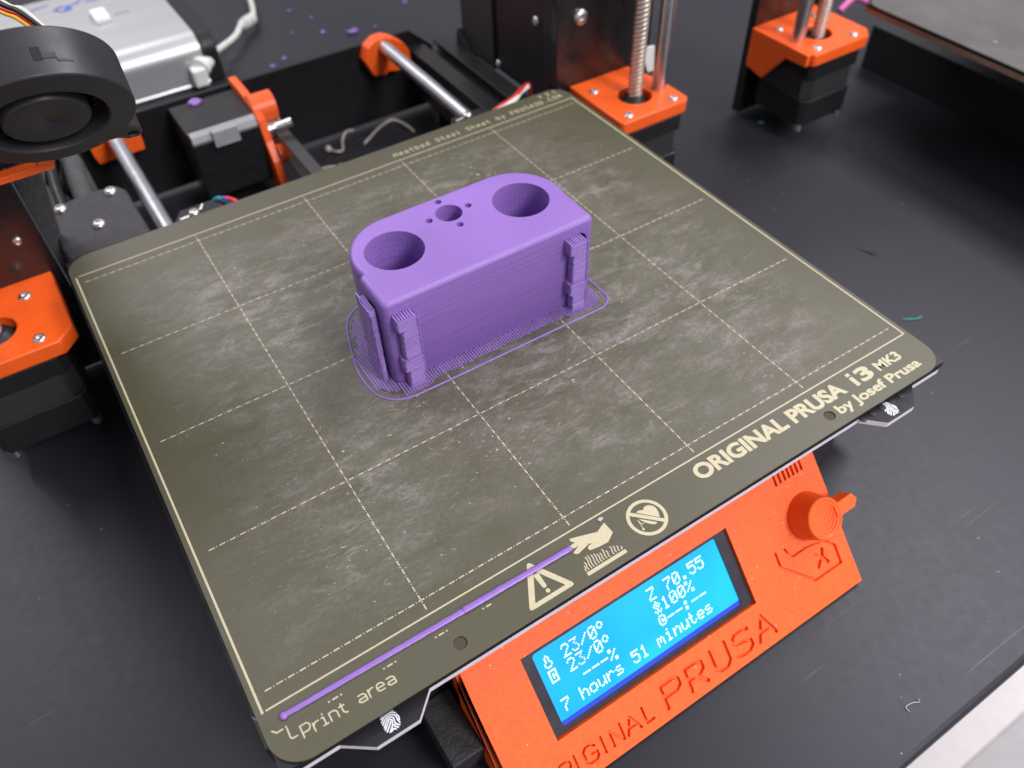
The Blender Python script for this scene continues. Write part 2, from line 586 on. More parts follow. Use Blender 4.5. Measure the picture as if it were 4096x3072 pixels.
_screw = {}
def screw(parent, loc, axis=(0, 0, 1), r=2.7, h=1.8, name='screw', material=None):
    key = (r, h)
    if key not in _screw:
        _screw[key] = None
        o = screw_mesh(r, h).make(name, material or ZINC, None, 40, origin=(0, 0, 0))
        _screw[key] = o.data
        bpy.data.objects.remove(o)
    o = bpy.data.objects.new(name, _screw[key])
    COL.objects.link(o)
    o.location = Vector(loc) * S
    o.rotation_euler = Vector((0, 0, 1)).rotation_difference(Vector(axis)).to_euler()
    put_parent(o, parent)
    return o

# ================================================================== SETTING
m = MB().box(-800, 1000, -104.8, 1000, -101, -76)
bench = structure(m.make('bench_top', BENCH, None, bevel=2.6, seg=3))

floor = structure(MB().box(-800, 2200, -1400, 900, -996, -980).make('floor', TILEG))
tile_w = tile_g = None
for i in range(6):
    for j in range(-2, 1):
        x0, y0 = -10 + i * 305, -445 + 305 + j * 305
        mt = TILEW if j == 0 else TILEG
        src = tile_w if j == 0 else tile_g
        if src is None:
            src = MB().box(x0 + .4, x0 + 304.6, y0 + .4, y0 + 304.6, -980, -976).make('floor_tile', mt, floor, bevel=0.6)
            if j == 0:
                tile_w = src
            else:
                tile_g = src
        else:
            copy_at(src, (x0 + 152.5, y0 + 152.5, -980), floor)

# ================================================================== STEEL SHEET
def text_mesh(txt, bold=0.0, spacing=1.0, shear=0.0, res=6):
    c = bpy.data.curves.new('lettering', 'FONT')
    c.body = txt
    c.size = 1.0
    c.offset = bold
    c.space_character = spacing
    c.shear = shear
    c.resolution_u = res
    o = bpy.data.objects.new('lettering', c)
    COL.objects.link(o)
    dg = bpy.context.evaluated_depsgraph_get()
    dg.update()
    me = bpy.data.meshes.new_from_object(o.evaluated_get(dg))
    vs = [tuple(v.co) for v in me.vertices]
    fs = [tuple(p.vertices) for p in me.polygons]
    bpy.data.objects.remove(o)
    bpy.data.curves.remove(c)
    bpy.data.meshes.remove(me)
    return vs, fs

def fit_text(txt, x0, x1, y0, y1, z, **k):
    """lettering stretched to the box: x0..x1, lowest to highest point y0..y1"""
    vs, fs = text_mesh(txt, **k)
    xs = [v[0] for v in vs]
    ys = [v[1] for v in vs]
    sx, sy = (x1 - x0) / (max(xs) - min(xs)), (y1 - y0) / (max(ys) - min(ys))
    return MB().add([(x0 + (v[0] - min(xs)) * sx, y0 + (v[1] - min(ys)) * sy, z) for v in vs], fs)

ID = lambda a, b, c: (a, b, c)
sheet = empty('steel_sheet', (125, 98, -0.8), 'olive grey steel build sheet with dashed grid, holding the purple print', 'build sheet')
plate = engraved(rrect(-2.0, 252.2, -22.6, 218.6, 9.5, 10), [circle(53, -17.2, 1.95, 24), circle(198.2, -17.1, 1.95, 24)], [], 0.1, 0.8, ID)
plate.make('sheet_plate', SHEET, sheet, smooth=30, bevel=0.28, seg=2, origin=(125, 98, -0.8))
ZM = 0.035
def mark(name, polys, holes=(), parent=sheet, z=ZM, material=None, fn=ID):
    v, f = flat(polys, list(holes), fn, z)
    return MB().add(v, f).make(name, material or MARK, parent, smooth=0)
def rect(x0, x1, y0, y1):
    return [(x0, y0), (x1, y0), (x1, y1), (x0, y1)]
LW = 0.30
for hx in (53.0, 198.2):
    MB().cyl((hx, -17.15, -0.84), (hx, -17.15, -0.45), 1.9, 20).make('hole_plug', PLUG, sheet, smooth=40)
mark('frame_line', [rect(0.9, 249.7, -5.3, -4.8)])
mark('frame_line', [rect(0.9, 249.7, 204.75, 205.25)])
mark('frame_line', [rect(-0.4, 0.25, -5.4, 204.6)])
mark('frame_line', [rect(249.9, 250.5, -5.2, 205.2)])
def dashdot(a, b, horizontal, c, w=0.42):
    q, t = [], a
    while t < b - 0.3:
        e = min(t + 1.85, b)
        q.append((t, e))
        if e + 0.9 < b:
            q.append((e + 0.58, e + 0.86))
        t += 3.3333
    w2 = w / 2
    mb = MB()
    for s, e in q:
        j = random.uniform(-0.03, 0.03)
        p = rect(s, e, c - w2 + j, c + w2 + j) if horizontal else rect(c - w2 + j, c + w2 + j, s, e)
        mb.add([(x, y, ZM) for x, y in p], [(0, 1, 2, 3)])
    return mb
for y in (0, 50, 100, 150, 200):
    dashdot(2.6 if y in (0, 200) else 4.0, 247.6, True, y).make('grid_line', GRIDM, sheet, smooth=0)
for x in (50, 100, 150, 200):
    dashdot(-3.3, 203.9, False, x).make('grid_line', GRIDM, sheet, smooth=0)
# front lettering
fit_text('ORIGINAL PRUSA', 144.3, 211.6, -13.4, -7.35, ZM, bold=0.042).make('lettering', MARK, sheet, smooth=0)
fit_text('3', 219.6, 225.8, -13.4, -7.3, ZM, bold=0.042).make('lettering', MARK, sheet, smooth=0)
mark('lettering', [rect(216.3, 218.0, -13.3, -9.1), rect(216.3, 218.0, -8.45, -7.1)])
fit_text('MK3', 228.3, 240.2, -12.9, -8.7, ZM, bold=0.036).make('lettering', MARK, sheet, smooth=0)
fit_text('by Josef Prusa', 201.9, 243.2, -20.2, -15.0, ZM, bold=0.032).make('lettering', MARK, sheet, smooth=0)
# back lettering and corner lettering in a plotter stroke face
GL = {'H': [[(0, 0), (0, 1)], [(.7, 0), (.7, 1)], [(0, .5), (.7, .5)]],
      'e': [[(0, .35), (.65, .35), (.6, .6), (.35, .7), (.1, .6), (0, .35), (.1, .1), (.35, 0), (.6, .08)]],
      'a': [[(.1, .7), (.45, .7), (.6, .55), (.6, 0), (.2, 0), (0, .12), (0, .28), (.2, .4), (.6, .4)]],
      't': [[(.25, 1), (.25, .15), (.4, 0), (.6, 0)], [(0, .7), (.55, .7)]],
      'b': [[(0, 1), (0, 0), (.45, 0), (.62, .2), (.62, .5), (.45, .7), (0, .7)]],
      'd': [[(.6, 1), (.6, 0), (.15, 0), (0, .2), (0, .5), (.15, .7), (.6, .7)]],
      'S': [[(.65, .9), (.5, 1), (.15, 1), (0, .85), (0, .65), (.15, .53), (.5, .47), (.65, .35), (.65, .15), (.5, 0), (.15, 0), (0, .1)]],
      'l': [[(.1, 1), (.3, 1), (.3, 0)], [(.1, 0), (.5, 0)]],
      'h': [[(0, 1), (0, 0)], [(0, .55), (.2, .7), (.45, .7), (.6, .55), (.6, 0)]],
      'y': [[(0, .7), (.3, 0)], [(.6, .7), (.2, -.25), (.05, -.3)]],
      'P': [[(0, 0), (0, 1), (.5, 1), (.65, .85), (.65, .6), (.5, .47), (0, .47)]],
      'R': [[(0, 0), (0, 1), (.5, 1), (.65, .85), (.65, .6), (.5, .47), (0, .47)], [(.3, .47), (.65, 0)]],
      'U': [[(0, 1), (0, .18), (.18, 0), (.48, 0), (.65, .18), (.65, 1)]],
      'A': [[(0, 0), (.33, 1), (.66, 0)], [(.13, .35), (.53, .35)]],
      '3': [[(0, .9), (.15, 1), (.45, 1), (.6, .85), (.6, .65), (.45, .52), (.2, .52)], [(.45, .52), (.62, .38), (.62, .15), (.45, 0), (.15, 0), (0, .1)]],
      'D': [[(0, 0), (0, 1), (.35, 1), (.65, .7), (.65, .3), (.35, 0), (0, 0)]],
      '.': [[(.25, 0), (.3, .03)]],
      'C': [[(.65, .85), (.48, 1), (.18, 1), (0, .8), (0, .2), (.18, 0), (.48, 0), (.65, .15)]],
      'O': [[(.18, 0), (0, .2), (0, .8), (.18, 1), (.48, 1), (.65, .8), (.65, .2), (.48, 0), (.18, 0)]],
      'M': [[(0, 0), (0, 1), (.33, .45), (.66, 1), (.66, 0)]],
      'V': [[(0, 1), (.33, 0), (.66, 1)]],
      '1': [[(.1, .75), (.35, 1), (.35, 0)], [(.1, 0), (.6, 0)]],
      '-': [[(0, .45), (.55, .45)]], ' ': []}
def stroke_text(txt, x, y, pitch, h, w):
    out = []
    for ch in txt:
        out += [[(x + px * h * 0.82, y + py * h) for px, py in ln] for ln in GL[ch]]
        x += pitch
    return strokes(out, w)
mark('lettering', stroke_text('Heatbed Steel Sheet by PRUSA3D.COM', 149.4, 208.7, 2.90, 2.9, 0.42))
mark('lettering', stroke_text('V 3.1', 236.5, 213.9, 2.2, 2.6, 0.40))
PA = [[(0.3, -10.9), (1.3, -12.0), (2.9, -11.9)], [(3.8, -11.7), (3.85, -11.95)], [(3.9, -12.4), (3.8, -15.0), (4.25, -15.5), (5.5, -15.5)],
      [(6.85, -17.0), (6.85, -13.7), (8.6, -13.7), (9.2, -14.3), (9.2, -15.1), (8.6, -15.8), (6.85, -15.8)],
      [(9.95, -17.1), (9.95, -14.8)], [(9.95, -15.6), (10.6, -14.9), (11.5, -14.9)],
      [(12.4, -14.9), (12.95, -14.9), (12.95, -17.0)], [(12.3, -17.0), (13.6, -17.0)], [(12.95, -13.9), (12.95, -14.1)],
      [(14.5, -17.1), (14.5, -14.8), (16.0, -14.8), (16.6, -15.4), (16.6, -17.1)],
      [(18.05, -14.2), (18.05, -16.5), (18.6, -17.1), (19.0, -17.1)], [(17.4, -14.85), (18.8, -14.85)],
      [(22.9, -15.0), (24.2, -15.0), (24.8, -15.6), (24.8, -17.1), (23.2, -17.1), (22.6, -16.6), (22.9, -16.1), (24.8, -16.1)],
      [(25.7, -17.1), (25.7, -14.9)], [(25.7, -15.7), (26.3, -15.0), (27.2, -14.95)],
      [(28.1, -16.0), (30.2, -16.0), (30.1, -15.4), (29.5, -14.9), (28.6, -14.9), (28.1, -15.4), (28.1, -16.5), (28.6, -17.0), (29.9, -17.0)],
      [(31.3, -15.0), (32.7, -15.0), (33.3, -15.5), (33.3, -17.1), (31.7, -17.1), (31.1, -16.6), (31.4, -16.1), (33.3, -16.1)]]
mark('lettering', strokes(PA, 0.40))
for a in (15.6, 31.8, 47.9, 63.4):
    mb = MB()
    for s, e in ((a, a + .5), (a + 1.2, a + 2.9), (a + 3.5, a + 4.0)):
        if a > 60 and s > a + 3:
            continue
        mb.add([(x, y, ZM) for x, y in rect(s, e, -12.3, -11.85)], [(0, 1, 2, 3)])
    mb.make('dash_mark', MARK, sheet, smooth=0)
# symbols
def tri(cx, y0, h, r, w):
    return [(cx - w, y0), (cx + w, y0), (cx, y0 + h)]
def rounded(poly, r, n=5):
    out = []
    k = len(poly)
    for i in range(k):
        p, a, b = Vector(poly[i]), Vector(poly[i - 1]), Vector(poly[(i + 1) % k])
        d1, d2 = (a - p).normalized(), (b - p).normalized()
        s, e = p + d1 * r, p + d2 * r
        for t in range(n + 1):
            u = t / n
            q = s * (1 - u) ** 2 + p * 2 * u * (1 - u) + e * u * u
            out.append((q.x, q.y))
    return out
mark('warning_symbol', [rounded([(74.0, -20.3), (90.2, -20.3), (82.1, -6.4)], 1.6), ], [rounded([(76.9, -18.9), (87.4, -18.9), (82.1, -10.0)], 0.3)])
mark('warning_symbol', [rounded([(81.45, -16.4), (82.75, -16.4), (83.0, -11.2), (81.2, -11.2)], 0.6), circle(82.15, -17.6, 0.68, 18)])
HAND = [(97.3, -7.2), (102.1, -8.7), (105.6, -9.9), (106.8, -9.4), (109.3, -8.4), (109.5, -12.6), (106.3, -14.5), (103.0, -14.3), (100.2, -13.8), (99.8, -13.2), (100.1, -12.6),
        (100.8, -12.2), (102.0, -12.3), (101.2, -11.75), (98.7, -12.35), (96.5, -12.8), (95.7, -12.4), (95.4, -11.7), (98.2, -10.6), (96.5, -10.65), (95.9, -10.0), (95.8, -9.3),
        (98.0, -9.05), (97.3, -8.6), (96.9, -7.8)]
mark('hot_surface_symbol', [HAND[::-1]])
mark('hot_surface_symbol', [rect(94.7, 109.0, -20.4, -19.2)])
WV = [((95.5, -17.1), (95.1, -18.7)), ((96.2, -16.2), (96.0, -18.7)), ((97.4, -14.9), (97.0, -18.7)), ((98.2, -14.8), (97.9, -18.7)), ((99.3, -15.2), (98.9, -18.7)), ((100.2, -15.4), (99.9, -18.6)),
      ((101.0, -16.0), (100.8, -18.7)), ((101.9, -16.2), (101.7, -18.5)), ((103.1, -15.5), (102.7, -18.6)), ((103.9, -16.6), (103.7, -18.7)), ((105.6, -16.0), (105.3, -18.7)), ((106.5, -16.5), (106.3, -18.6)), ((107.5, -17.0), (107.3, -18.6)), ((108.5, -17.9), (108.3, -18.7))]
wl = []
for (a, b), (c, d) in WV:
    wl.append([(a + (c - a) * t + 0.16 * math.sin(t * 2 * PI), b + (d - b) * t) for t in [i / 8 for i in range(9)]])
mark('hot_surface_symbol', strokes(wl, 0.34))
NC, NR = (121.45, -14.2), 6.45
ang = math.radians(-45)
ux, uy = math.cos(ang), math.sin(ang)
bar = [(NC[0] + ux * a - uy * b, NC[1] + uy * a + ux * b) for a, b in ((-5.6, -.62), (5.6, -.62), (5.6, .62), (-5.6, .62))]
ring = [circle(*NC, NR, 48)]
ring_h = [circle(*NC, NR - 1.12, 48)]
v1, f1 = flat(ring, ring_h, ID, ZM)
MB().add(v1, f1).make('no_pacemaker_symbol', MARK, sheet, smooth=0)
mark('no_pacemaker_symbol', [bar], z=ZM + 0.004)
mark('no_pacemaker_symbol', [[(119.7, -11.1), (120.6, -10.8), (121.6, -11.2), (122.2, -11.6), (122.6, -11.0), (123.5, -10.7), (124.6, -11.0), (125.5, -11.8), (125.9, -12.8), (125.7, -14.4), (124.9, -16.1), (124.6, -16.2)][::-1]])
mark('no_pacemaker_symbol', [[(118.9, -13.2), (119.3, -14.3), (119.9, -15.5), (121.0, -16.8), (122.0, -17.6), (122.7, -17.5), (122.9, -17.2)]])
mark('no_pacemaker_symbol', strokes([[(118.4, -13.5), (118.0, -16.6)], [(118.4, -13.5), (118.6, -15.2), (119.4, -15.3)]], 0.22) + [circle(117.9, -16.9, 0.4, 12)])

# ================================================================== HEATED BED
bed = empty('heated_bed', (125, 98, -6), 'black heated bed board under the steel sheet with fingerprint corner tabs', 'print bed')
BO = [(-3.2, -2.5), (-2.0, -4.2), (-2.0, -20), (0, -22.2), (13.4, -22.2), (21.4, -28.0), (34.0, -28.0), (40.2, -22.2), (208.5, -22.2), (215.2, -28.9), (228.4, -28.9), (235.6, -22.2),
      (250, -22.2), (252, -20), (252, 216), (250, 218.4), (213.0, 219.4), (208.5, 229.5), (192.0, 229.5), (185.0, 219.4), (71, 219.4), (64.5, 231.5), (50.5, 231.5), (43, 219.4), (0, 218.4), (-3.2, 215)]
bm = MB()
bm.prism(BO, -5.9, -3.65)
bm.cur = 0
ob = bm.make('board', [PCB, PCBEDGE], bed, smooth=0, bevel=0)
for p in ob.data.polygons:
    if abs(p.normal.z) < 0.5:
        p.material_index = 1
MB().prism([(-1.7, -21.9), (251.9, -21.9), (251.9, 218.0), (-1.7, 218.0)], -3.65, -0.85).make('magnet_layer', BLACKP, bed, smooth=0)
FPL = [[(25.4, -21.8), (27.1, -20.8), (28.5, -20.9), (29.1, -21.4)], [(25.2, -22.7), (26.0, -21.9), (27.3, -21.4), (28.6, -21.6), (29.4, -22.3)],
       [(25.2, -23.4), (26.2, -22.5), (27.3, -21.95), (28.5, -22.2), (29.1, -23.0), (29.1, -24.3), (29.3, -25.2)],
       [(25.2, -24.3), (26.3, -23.1), (27.2, -22.5), (28.0, -22.6), (28.4, -23.2), (28.2, -24.6), (28.5, -25.3), (29.0, -25.7)],
       [(25.2, -24.9), (26.4, -23.8), (27.0, -23.1), (27.6, -23.05), (27.85, -23.6), (27.3, -24.9), (26.0, -26.1)], [(25.4, -25.6), (26.8, -24.3), (27.35, -23.6)],
       [(29.5, -22.8), (29.7, -23.7), (29.5, -24.5)], [(27.8, -24.9), (27.8, -25.4), (28.4, -26.1)], [(26.5, -26.1), (27.2, -25.7), (27.7, -26.2)]]
mark('fingerprint_mark', strokes([[(x, y - 0.5) for x, y in l] for l in FPL], 0.36), parent=bed, z=-3.61, material=PCBW)
mark('fingerprint_mark', strokes([[(x + 193.3, y - 1.5) for x, y in l] for l in FPL], 0.36), parent=bed, z=-3.61, material=PCBW)
for i in range(5):
    MB().cyl((209.3 + i * 4.8, -23.1, -3.64), (209.3 + i * 4.8, -23.1, -3.4), 1.25, 16).make('solder_hole', DARK, bed)
for x, y in ((55.2, 225.2), (199.5, 226.3)):
    screw(bed, (x, y, -3.65), r=2.6, h=2.2)
for x, y, a in ((50.6, 224.6, 0.1), (59.5, 228.3, 1.0), (194.6, 225.6, 0.2)):
    c, s_ = math.cos(a), math.sin(a)
    q = [(x + c * u - s_ * w, y + s_ * u + c * w) for u, w in ((-2.3, -.7), (2.3, -.7), (2.3, .7), (-2.3, .7))]
    MB().prism(q, -3.65, -3.0).make('reflection_bar', ZINC, bed, bevel=0.2)  # bright metal bars added for the reflections beside the tab screws
# heated bed cable cover at the back left corner
cc = MB()
COV = [(-1.0, 228), (-1.0, 263), (1.5, 268.5), (6, 272.0), (20, 274.5), (31.5, 272.5), (34.6, 266), (35.2, 228)]
cc.prism(COV[::-1], -13.5, -5.4)
cover = cc.make('cable_cover', BLACKT, bed, bevel=1.0)
rim_ = MB()
rim_.box(0.5, 33.5, 221.2, 229.5, -5.6, -1.3)
for i in range(9):
    rim_.box(1.5 + i * 3.6, 3.6 + i * 3.6, 226.5, 233.0, -5.2, -3.9)
rim_.make('cover_rib', BLACKT, cover, bevel=0.4)
for x, y in ((5.0, 266.5), (28.0, 267.5), (17.1, 244.5)):
    screw(cover, (x, y, -5.5), r=3.0, h=2.4)

# ================================================================== PURPLE PRINT
pr = empty('printed_part', (125, 98, 0), 'purple printed block with two large round wells and a bolt hole pattern', 'printed part')
HT, FR = 38.0, 2.0
CX, CY = 125.0, 99.0
def sdf(x, y):
    # block with rounded corners
    bx0, bx1, by0, by1, r = 82.6, 167.4, 77.5, 96.4, 2.4
    qx = abs(x - (bx0 + bx1) / 2) - (bx1 - bx0) / 2 + r
    qy = abs(y - (by0 + by1) / 2) - (by1 - by0) / 2 + r
    d1 = math.hypot(max(qx, 0), max(qy, 0)) + min(max(qx, qy), 0) - r
    # lobed back: capsule round both wells
    cx = min(max(x, 103.3), 148.4)
    d2 = math.hypot(x - cx, y - 101.0) - 19.6
    k = 0.9
    h = max(k - abs(d1 - d2), 0) / k
    return min(d1, d2) - h * h * k * 0.25
def ray_r(th, inset):
    lo, hi = 5.0, 70.0
    c, s_ = math.cos(th), math.sin(th)
    for _ in range(34):
        mid = (lo + hi) / 2
        if sdf(CX + c * mid, CY + s_ * mid) + inset > 0:
            hi = mid
        else:
            lo = mid
    return lo
dense = [2 * PI * i / 3000 for i in range(3000)]
pts = [(CX + math.cos(t) * ray_r(t, 0), CY + math.sin(t) * ray_r(t, 0)) for t in dense]
cum = [0]
for i in range(3000):
    a, b = pts[i], pts[(i + 1) % 3000]
    cum.append(cum[-1] + math.hypot(a[0] - b[0], a[1] - b[1]))
NT = 420
ths, j = [], 0
for i in range(NT):
    t = cum[-1] * i / NT
    while cum[j + 1] < t:
        j += 1
    ths.append(dense[j] + 2 * PI / 3000 * (t - cum[j]) / (cum[j + 1] - cum[j]))
levels = [(0.02, 1.0), (0.3, 0.45), (0.9, 0.0), (HT - FR, 0.0)]
levels += [(HT - FR + FR * math.sin(PI / 2 * i / 8), FR * (1 - math.cos(PI / 2 * i / 8))) for i in range(1, 9)]
body = MB()
rings = []
for z, d in levels:
    rings.append([(CX + math.cos(t) * ray_r(t, d), CY + math.sin(t) * ray_r(t, d)) for t in ths])
vs, fs = [], []
for (z, d), rg in zip(levels, rings):
    vs += [(x, y, z) for x, y in rg]
for l in range(len(levels) - 1):
    for i in range(NT):
        k = (i + 1) % NT
        fs.append((l * NT + i, l * NT + k, (l + 1) * NT + k, (l + 1) * NT + i))
WELLS = [(99.2, 101.0, 10.6, 40), (151.0, 100.6, 10.6, 40), (125.2, 108.7, 5.0, 26)]
WELLS += [(125.2 + dx, 108.7 + dy, 1.32, 20) for dx, dy in ((0, 8.1), (8.1, 0), (-8.1, 0), (0, -8.1))]
holes = [circle(x, y, r, n) for x, y, r, n in WELLS]
for li, zz, flip in ((len(levels) - 1, HT, False), (0, 0.02, True)):
    V, F, of = cdt([rings[li]] + holes)
    n0 = len(vs)
    vs += [(a, b, zz) for a, b in V]
    for f, o in zip(F, of):
        if 0 in o and not any(i >= 1 for i in o):
            f = tuple(i + n0 for i in f)
            fs.append(f[::-1] if flip else f)
for h in holes:
    n0, n = len(vs), len(h)
    vs += [(x, y, HT) for x, y in h] + [(x, y, 0.02) for x, y in h]
    fs += [(n0 + i, n0 + (i + 1) % n, n0 + n + (i + 1) % n, n0 + n + i) for i in range(n)]
body.add(vs, fs)
bo = body.make('body', PURPLE, pr, smooth=38, origin=(125, 98, 0.02))
bmh = bmesh.new()
bmh.from_mesh(bo.data)
bmesh.ops.remove_doubles(bmh, verts=bmh.verts, dist=2e-6)
bmesh.ops.recalc_face_normals(bmh, faces=bmh.faces)
bmh.to_mesh(bo.data)
bmh.free()
# round screw pockets on the front and left faces, cut for real and the cutter thrown away
ct = MB()
for x in (89.5, 160.5):
    for z in (29.0, 9.2):
        ct.cyl((x, 70, z + .3), (x, 83.5, z + .3), 3.75, 32)
for z in (29.5, 9.5):
    ct.cyl((75, 87.0, z), (85.5, 87.0, z), 3.3, 32)
cut = ct.make('pocket_cutter', PURPLE, None)
md = bo.modifiers.new('cut', 'BOOLEAN')
md.operation = 'DIFFERENCE'
md.solver = 'EXACT'
md.object = cut
dg = bpy.context.evaluated_depsgraph_get()
dg.update()
nm = bpy.data.meshes.new_from_object(bo.evaluated_get(dg))
bo.modifiers.clear()
if len(nm.polygons) > 500:
    nm.polygons.foreach_set('use_smooth', [True] * len(nm.polygons))
    nm.set_sharp_from_angle(angle=math.radians(38))
    # the wells keep the flat facets they were sliced with
    for p in nm.polygons:
        if abs(p.normal.z) < 0.1:
            c = p.center
            wx, wy = c.x / S + 125, c.y / S + 98
            if any(math.hypot(wx - x, wy - y) < r + 0.05 for x, y, r, n in WELLS):
                p.use_smooth = False
    bo.data = nm
bpy.data.objects.remove(cut)

def ragged_post(name, segs, parent, axis='x', pitch=0.45):
    """support tower drawn as ragged stacked layers; segs = (z0, z1, a0, a1, b0, b1)"""
    mb = MB()
    for z0, z1, a0, a1, b0, b1 in segs:
        n = max(2, int((z1 - z0) / pitch))
        vs, fs = [], []
        for i in range(n + 1):
            for up in (0, 1):
                if i == n and up:
                    break
                z = z0 + (z1 - z0) * (i + up * 0.82) / n
                if not up:
                    j = [random.uniform(-.19, .19) for _ in range(4)]
                g = 0.10 if up else 0.0
                A0, A1, B0, B1 = a0 + j[0] + g, a1 + j[1] * .6 - g, b0 + j[2] * .6 + g, b1 - g
                ring = [(A0 + .3, B0), (A1 - .2, B0), (A1, B0 + .3), (A1, B1), (A0, B1), (A0, B0 + .4)]
                vs += [(p, q, z) if axis == 'x' else (q, p, z) for p, q in ring]
        m_ = len(vs) // 6
        for l in range(m_ - 1):
            for k in range(6):
                fs.append((l * 6 + k, l * 6 + (k + 1) % 6, (l + 1) * 6 + (k + 1) % 6, (l + 1) * 6 + k))
        fs += [(5, 4, 3, 2, 1, 0), tuple(range((m_ - 1) * 6, m_ * 6))]
        mb.add(vs, fs)
    return mb
def comb(mb, x0, x1, y0, y1, z, n, axis='x'):
    for i in range(n):
        a = x0 + (x1 - x0) * i / n
        b = a + (x1 - x0) / n * 0.62
        if axis == 'x':
            mb.box(a, b, y0, y1, z, z + 0.45 + random.uniform(0, .25))
        else:
            mb.box(y0, y1, a, b, z, z + 0.45 + random.uniform(0, .25))
for x0 in (86.3, 155.7):
    sp = ragged_post('support_post', [(0.2, 8.6, x0 + .3, x0 + 6.4, 73.4, 76.7), (8.6, 13.9, x0 - .9, x0 + 6.4, 73.3, 79.5), (13.9, 27.8, x0 + .1, x0 + 6.2, 73.5, 76.7), (27.8, 32.4, x0 - 1.2, x0 + 5.6, 73.4, 80.0)], pr)
    comb(sp, x0 - 1.2, x0 + 5.6, 73.6, 78.5, 32.35, 7)
    comb(sp, x0 - .4, x0 + 6.0, 73.4, 73.9, 13.8, 6)
    # thin seam bead running up the outer corner
    bead = [(x0 + 6.25 + random.uniform(-.15, .15), 73.5 + random.uniform(-.15, .1), z * 0.9) for z in range(0, 36)]
    sp.tube(bead, 0.33, 6)
    sp.make('support_post', PURPLE_S, pr, smooth=30)
sp = ragged_post('support_post', [(0.2, 12.8, 82.0, 91.5, 79.0, 81.4), (12.8, 33.4, 82.6, 91.3, 79.3, 81.7)], pr, axis='y')
for i in range(3):
    sp.box(79.95 + i * .55, 80.25 + i * .55, 83, 90.6, 33.3, 34.0)
sp.box(79.3, 79.75, 89.0, 91.8, 0.2, 35.2)
sp.tube([(79.9 + random.uniform(-.2, .1), 81.9 + random.uniform(-.15, .15), z * .85) for z in range(0, 39)], 0.62, 6)
sp.tube([(79.55, 84.5 + random.uniform(-.1, .1), z * .85) for z in range(0, 30)], 0.3, 6)
sp.make('support_post', PURPLE_S, pr, smooth=30)

# zigzag support raft: filament lines laid front to back, joined at alternate ends
def zigzag(x0, x1, yfront, yback, pitch=1.06):
    pts, x, k = [], x0, 0
    while x <= x1:
        a, b = yfront(x), yback(x)
        pts += ([(x, a), (x, b)] if k % 2 == 0 else [(x, b), (x, a)])
        x += pitch
        k += 1
    return pts
def left_front(x):
    t = (x - 75.6) / 9
    return 79.5 - 7.2 * max(0, min(1, t)) + (0.9 if int(x * 1.1) % 3 == 0 else -0.3)
def body_left(x):
    return 96.5 + (x - 75.6) * 2.2 + 1.6 * math.sin(x * 3.1)
def front_line(x):
    near = any(a - 2.0 < x < a + 8.5 for a in (86.3, 155.7)) or x < 94 or x > 153
    if x > 166:
        return 71.6 + (x - 166) * 0.55
    return (71.4 if near else 73.2) + 0.35 * math.sin(x * 1.7)
def front_back(x):
    if x < 84:
        return 90.0
    if x > 166.8:
        return 90.5 - (x - 166.8) * 2.5
    return 77.9
rf = MB()
for q in (zigzag(75.8, 82.8, left_front, body_left), zigzag(83.4, 170.2, front_line, front_back), zigzag(80.8, 85.6, lambda x: 101.0 + 1.5 * math.sin(x * 2.2), lambda x: 112.5 + (x - 80.8) * 1.4)):
    rf.tube([(x, y, 0.16) for x, y in q], 0.36, 6, flat=0.5)
rf.make('support_raft', PURPLE_S, pr, smooth=40)

# ---- loose plastic lines on the sheet
SK = [(172.4, 92), (172.5, 84.1), (172.6, 76), (172.2, 72.4), (170.8, 70.6), (168.5, 69.3), (166.2, 68.9), (150.4, 69.1), (128, 69.3), (105.7, 69.4), (88.6, 69.7), (83.1, 70.2), (80.2, 71.2),
      (78.0, 72.6), (76.0, 75.1), (74.4, 78), (73.6, 83.7), (73.6, 89), (74.3, 94.3), (76.5, 103), (79.4, 112.3), (81.2, 116.6), (83.9, 120.1), (89.6, 123.6), (99, 125.3), (151, 125.3), (160, 123.8), (166.5, 119.2), (170.5, 112), (172.2, 102)]
def smooth_loop(P, n=4):
    out, k = [], len(P)
    for i in range(k):
        a, b, c, d = (Vector(P[(i + j) % k]) for j in (-1, 0, 1, 2))
        for t in range(n):
            u = t / n
            v = 0.5 * ((2 * b) + (c - a) * u + (2 * a - 5 * b + 4 * c - d) * u * u + (3 * b - a - 3 * c + d) * u ** 3)
            out.append(v)
    return out
sk = MB().tube([(p[0], p[1], 0.22) for p in smooth_loop([(x, y) for x, y in SK])], 0.42, 8, closed=True, flat=0.5)
tag(sk.make('filament_skirt', PURPLE_L, None, smooth=60), 'thin purple filament outline looped on the sheet around the block', 'filament loop')
pl = MB()
P1, W1 = [], []
for i in range(60):
    t = i / 59
    P1.append((4.3 + 54.9 * t, -8.9 - 0.75 * t + random.uniform(-.04, .04), 0.30))
    W1.append(0.80 + 0.12 * t + random.uniform(-.05, .05))
pl.tube(P1, W1, 10, flat=0.5)
P1, W1 = [], []
for i in range(40):
    t = i / 39
    P1.append((58.6 + 36.6 * t, -9.65 - 0.5 * t + random.uniform(-.04, .04), 0.42))
    W1.append(1.06 - 0.12 * t + random.uniform(-.05, .05))
pl.tube(P1, W1, 10, flat=0.55)
pl.lathe((4.4, -9.0, 0.0), (0, 0, 1), [(1.0, 0), (1.15, .35), (0.95, .8), (0.5, 1.05), (0, 1.1)], 16)
pl.lathe((95.0, -10.1, 0.0), (0, 0, 1), [(0.95, 0), (1.05, .4), (0.8, .85), (0, .95)], 16)
tag(pl.make('purge_line', PURPLE_L, None, smooth=60), 'straight purple purge line along the front edge of the sheet', 'filament line')

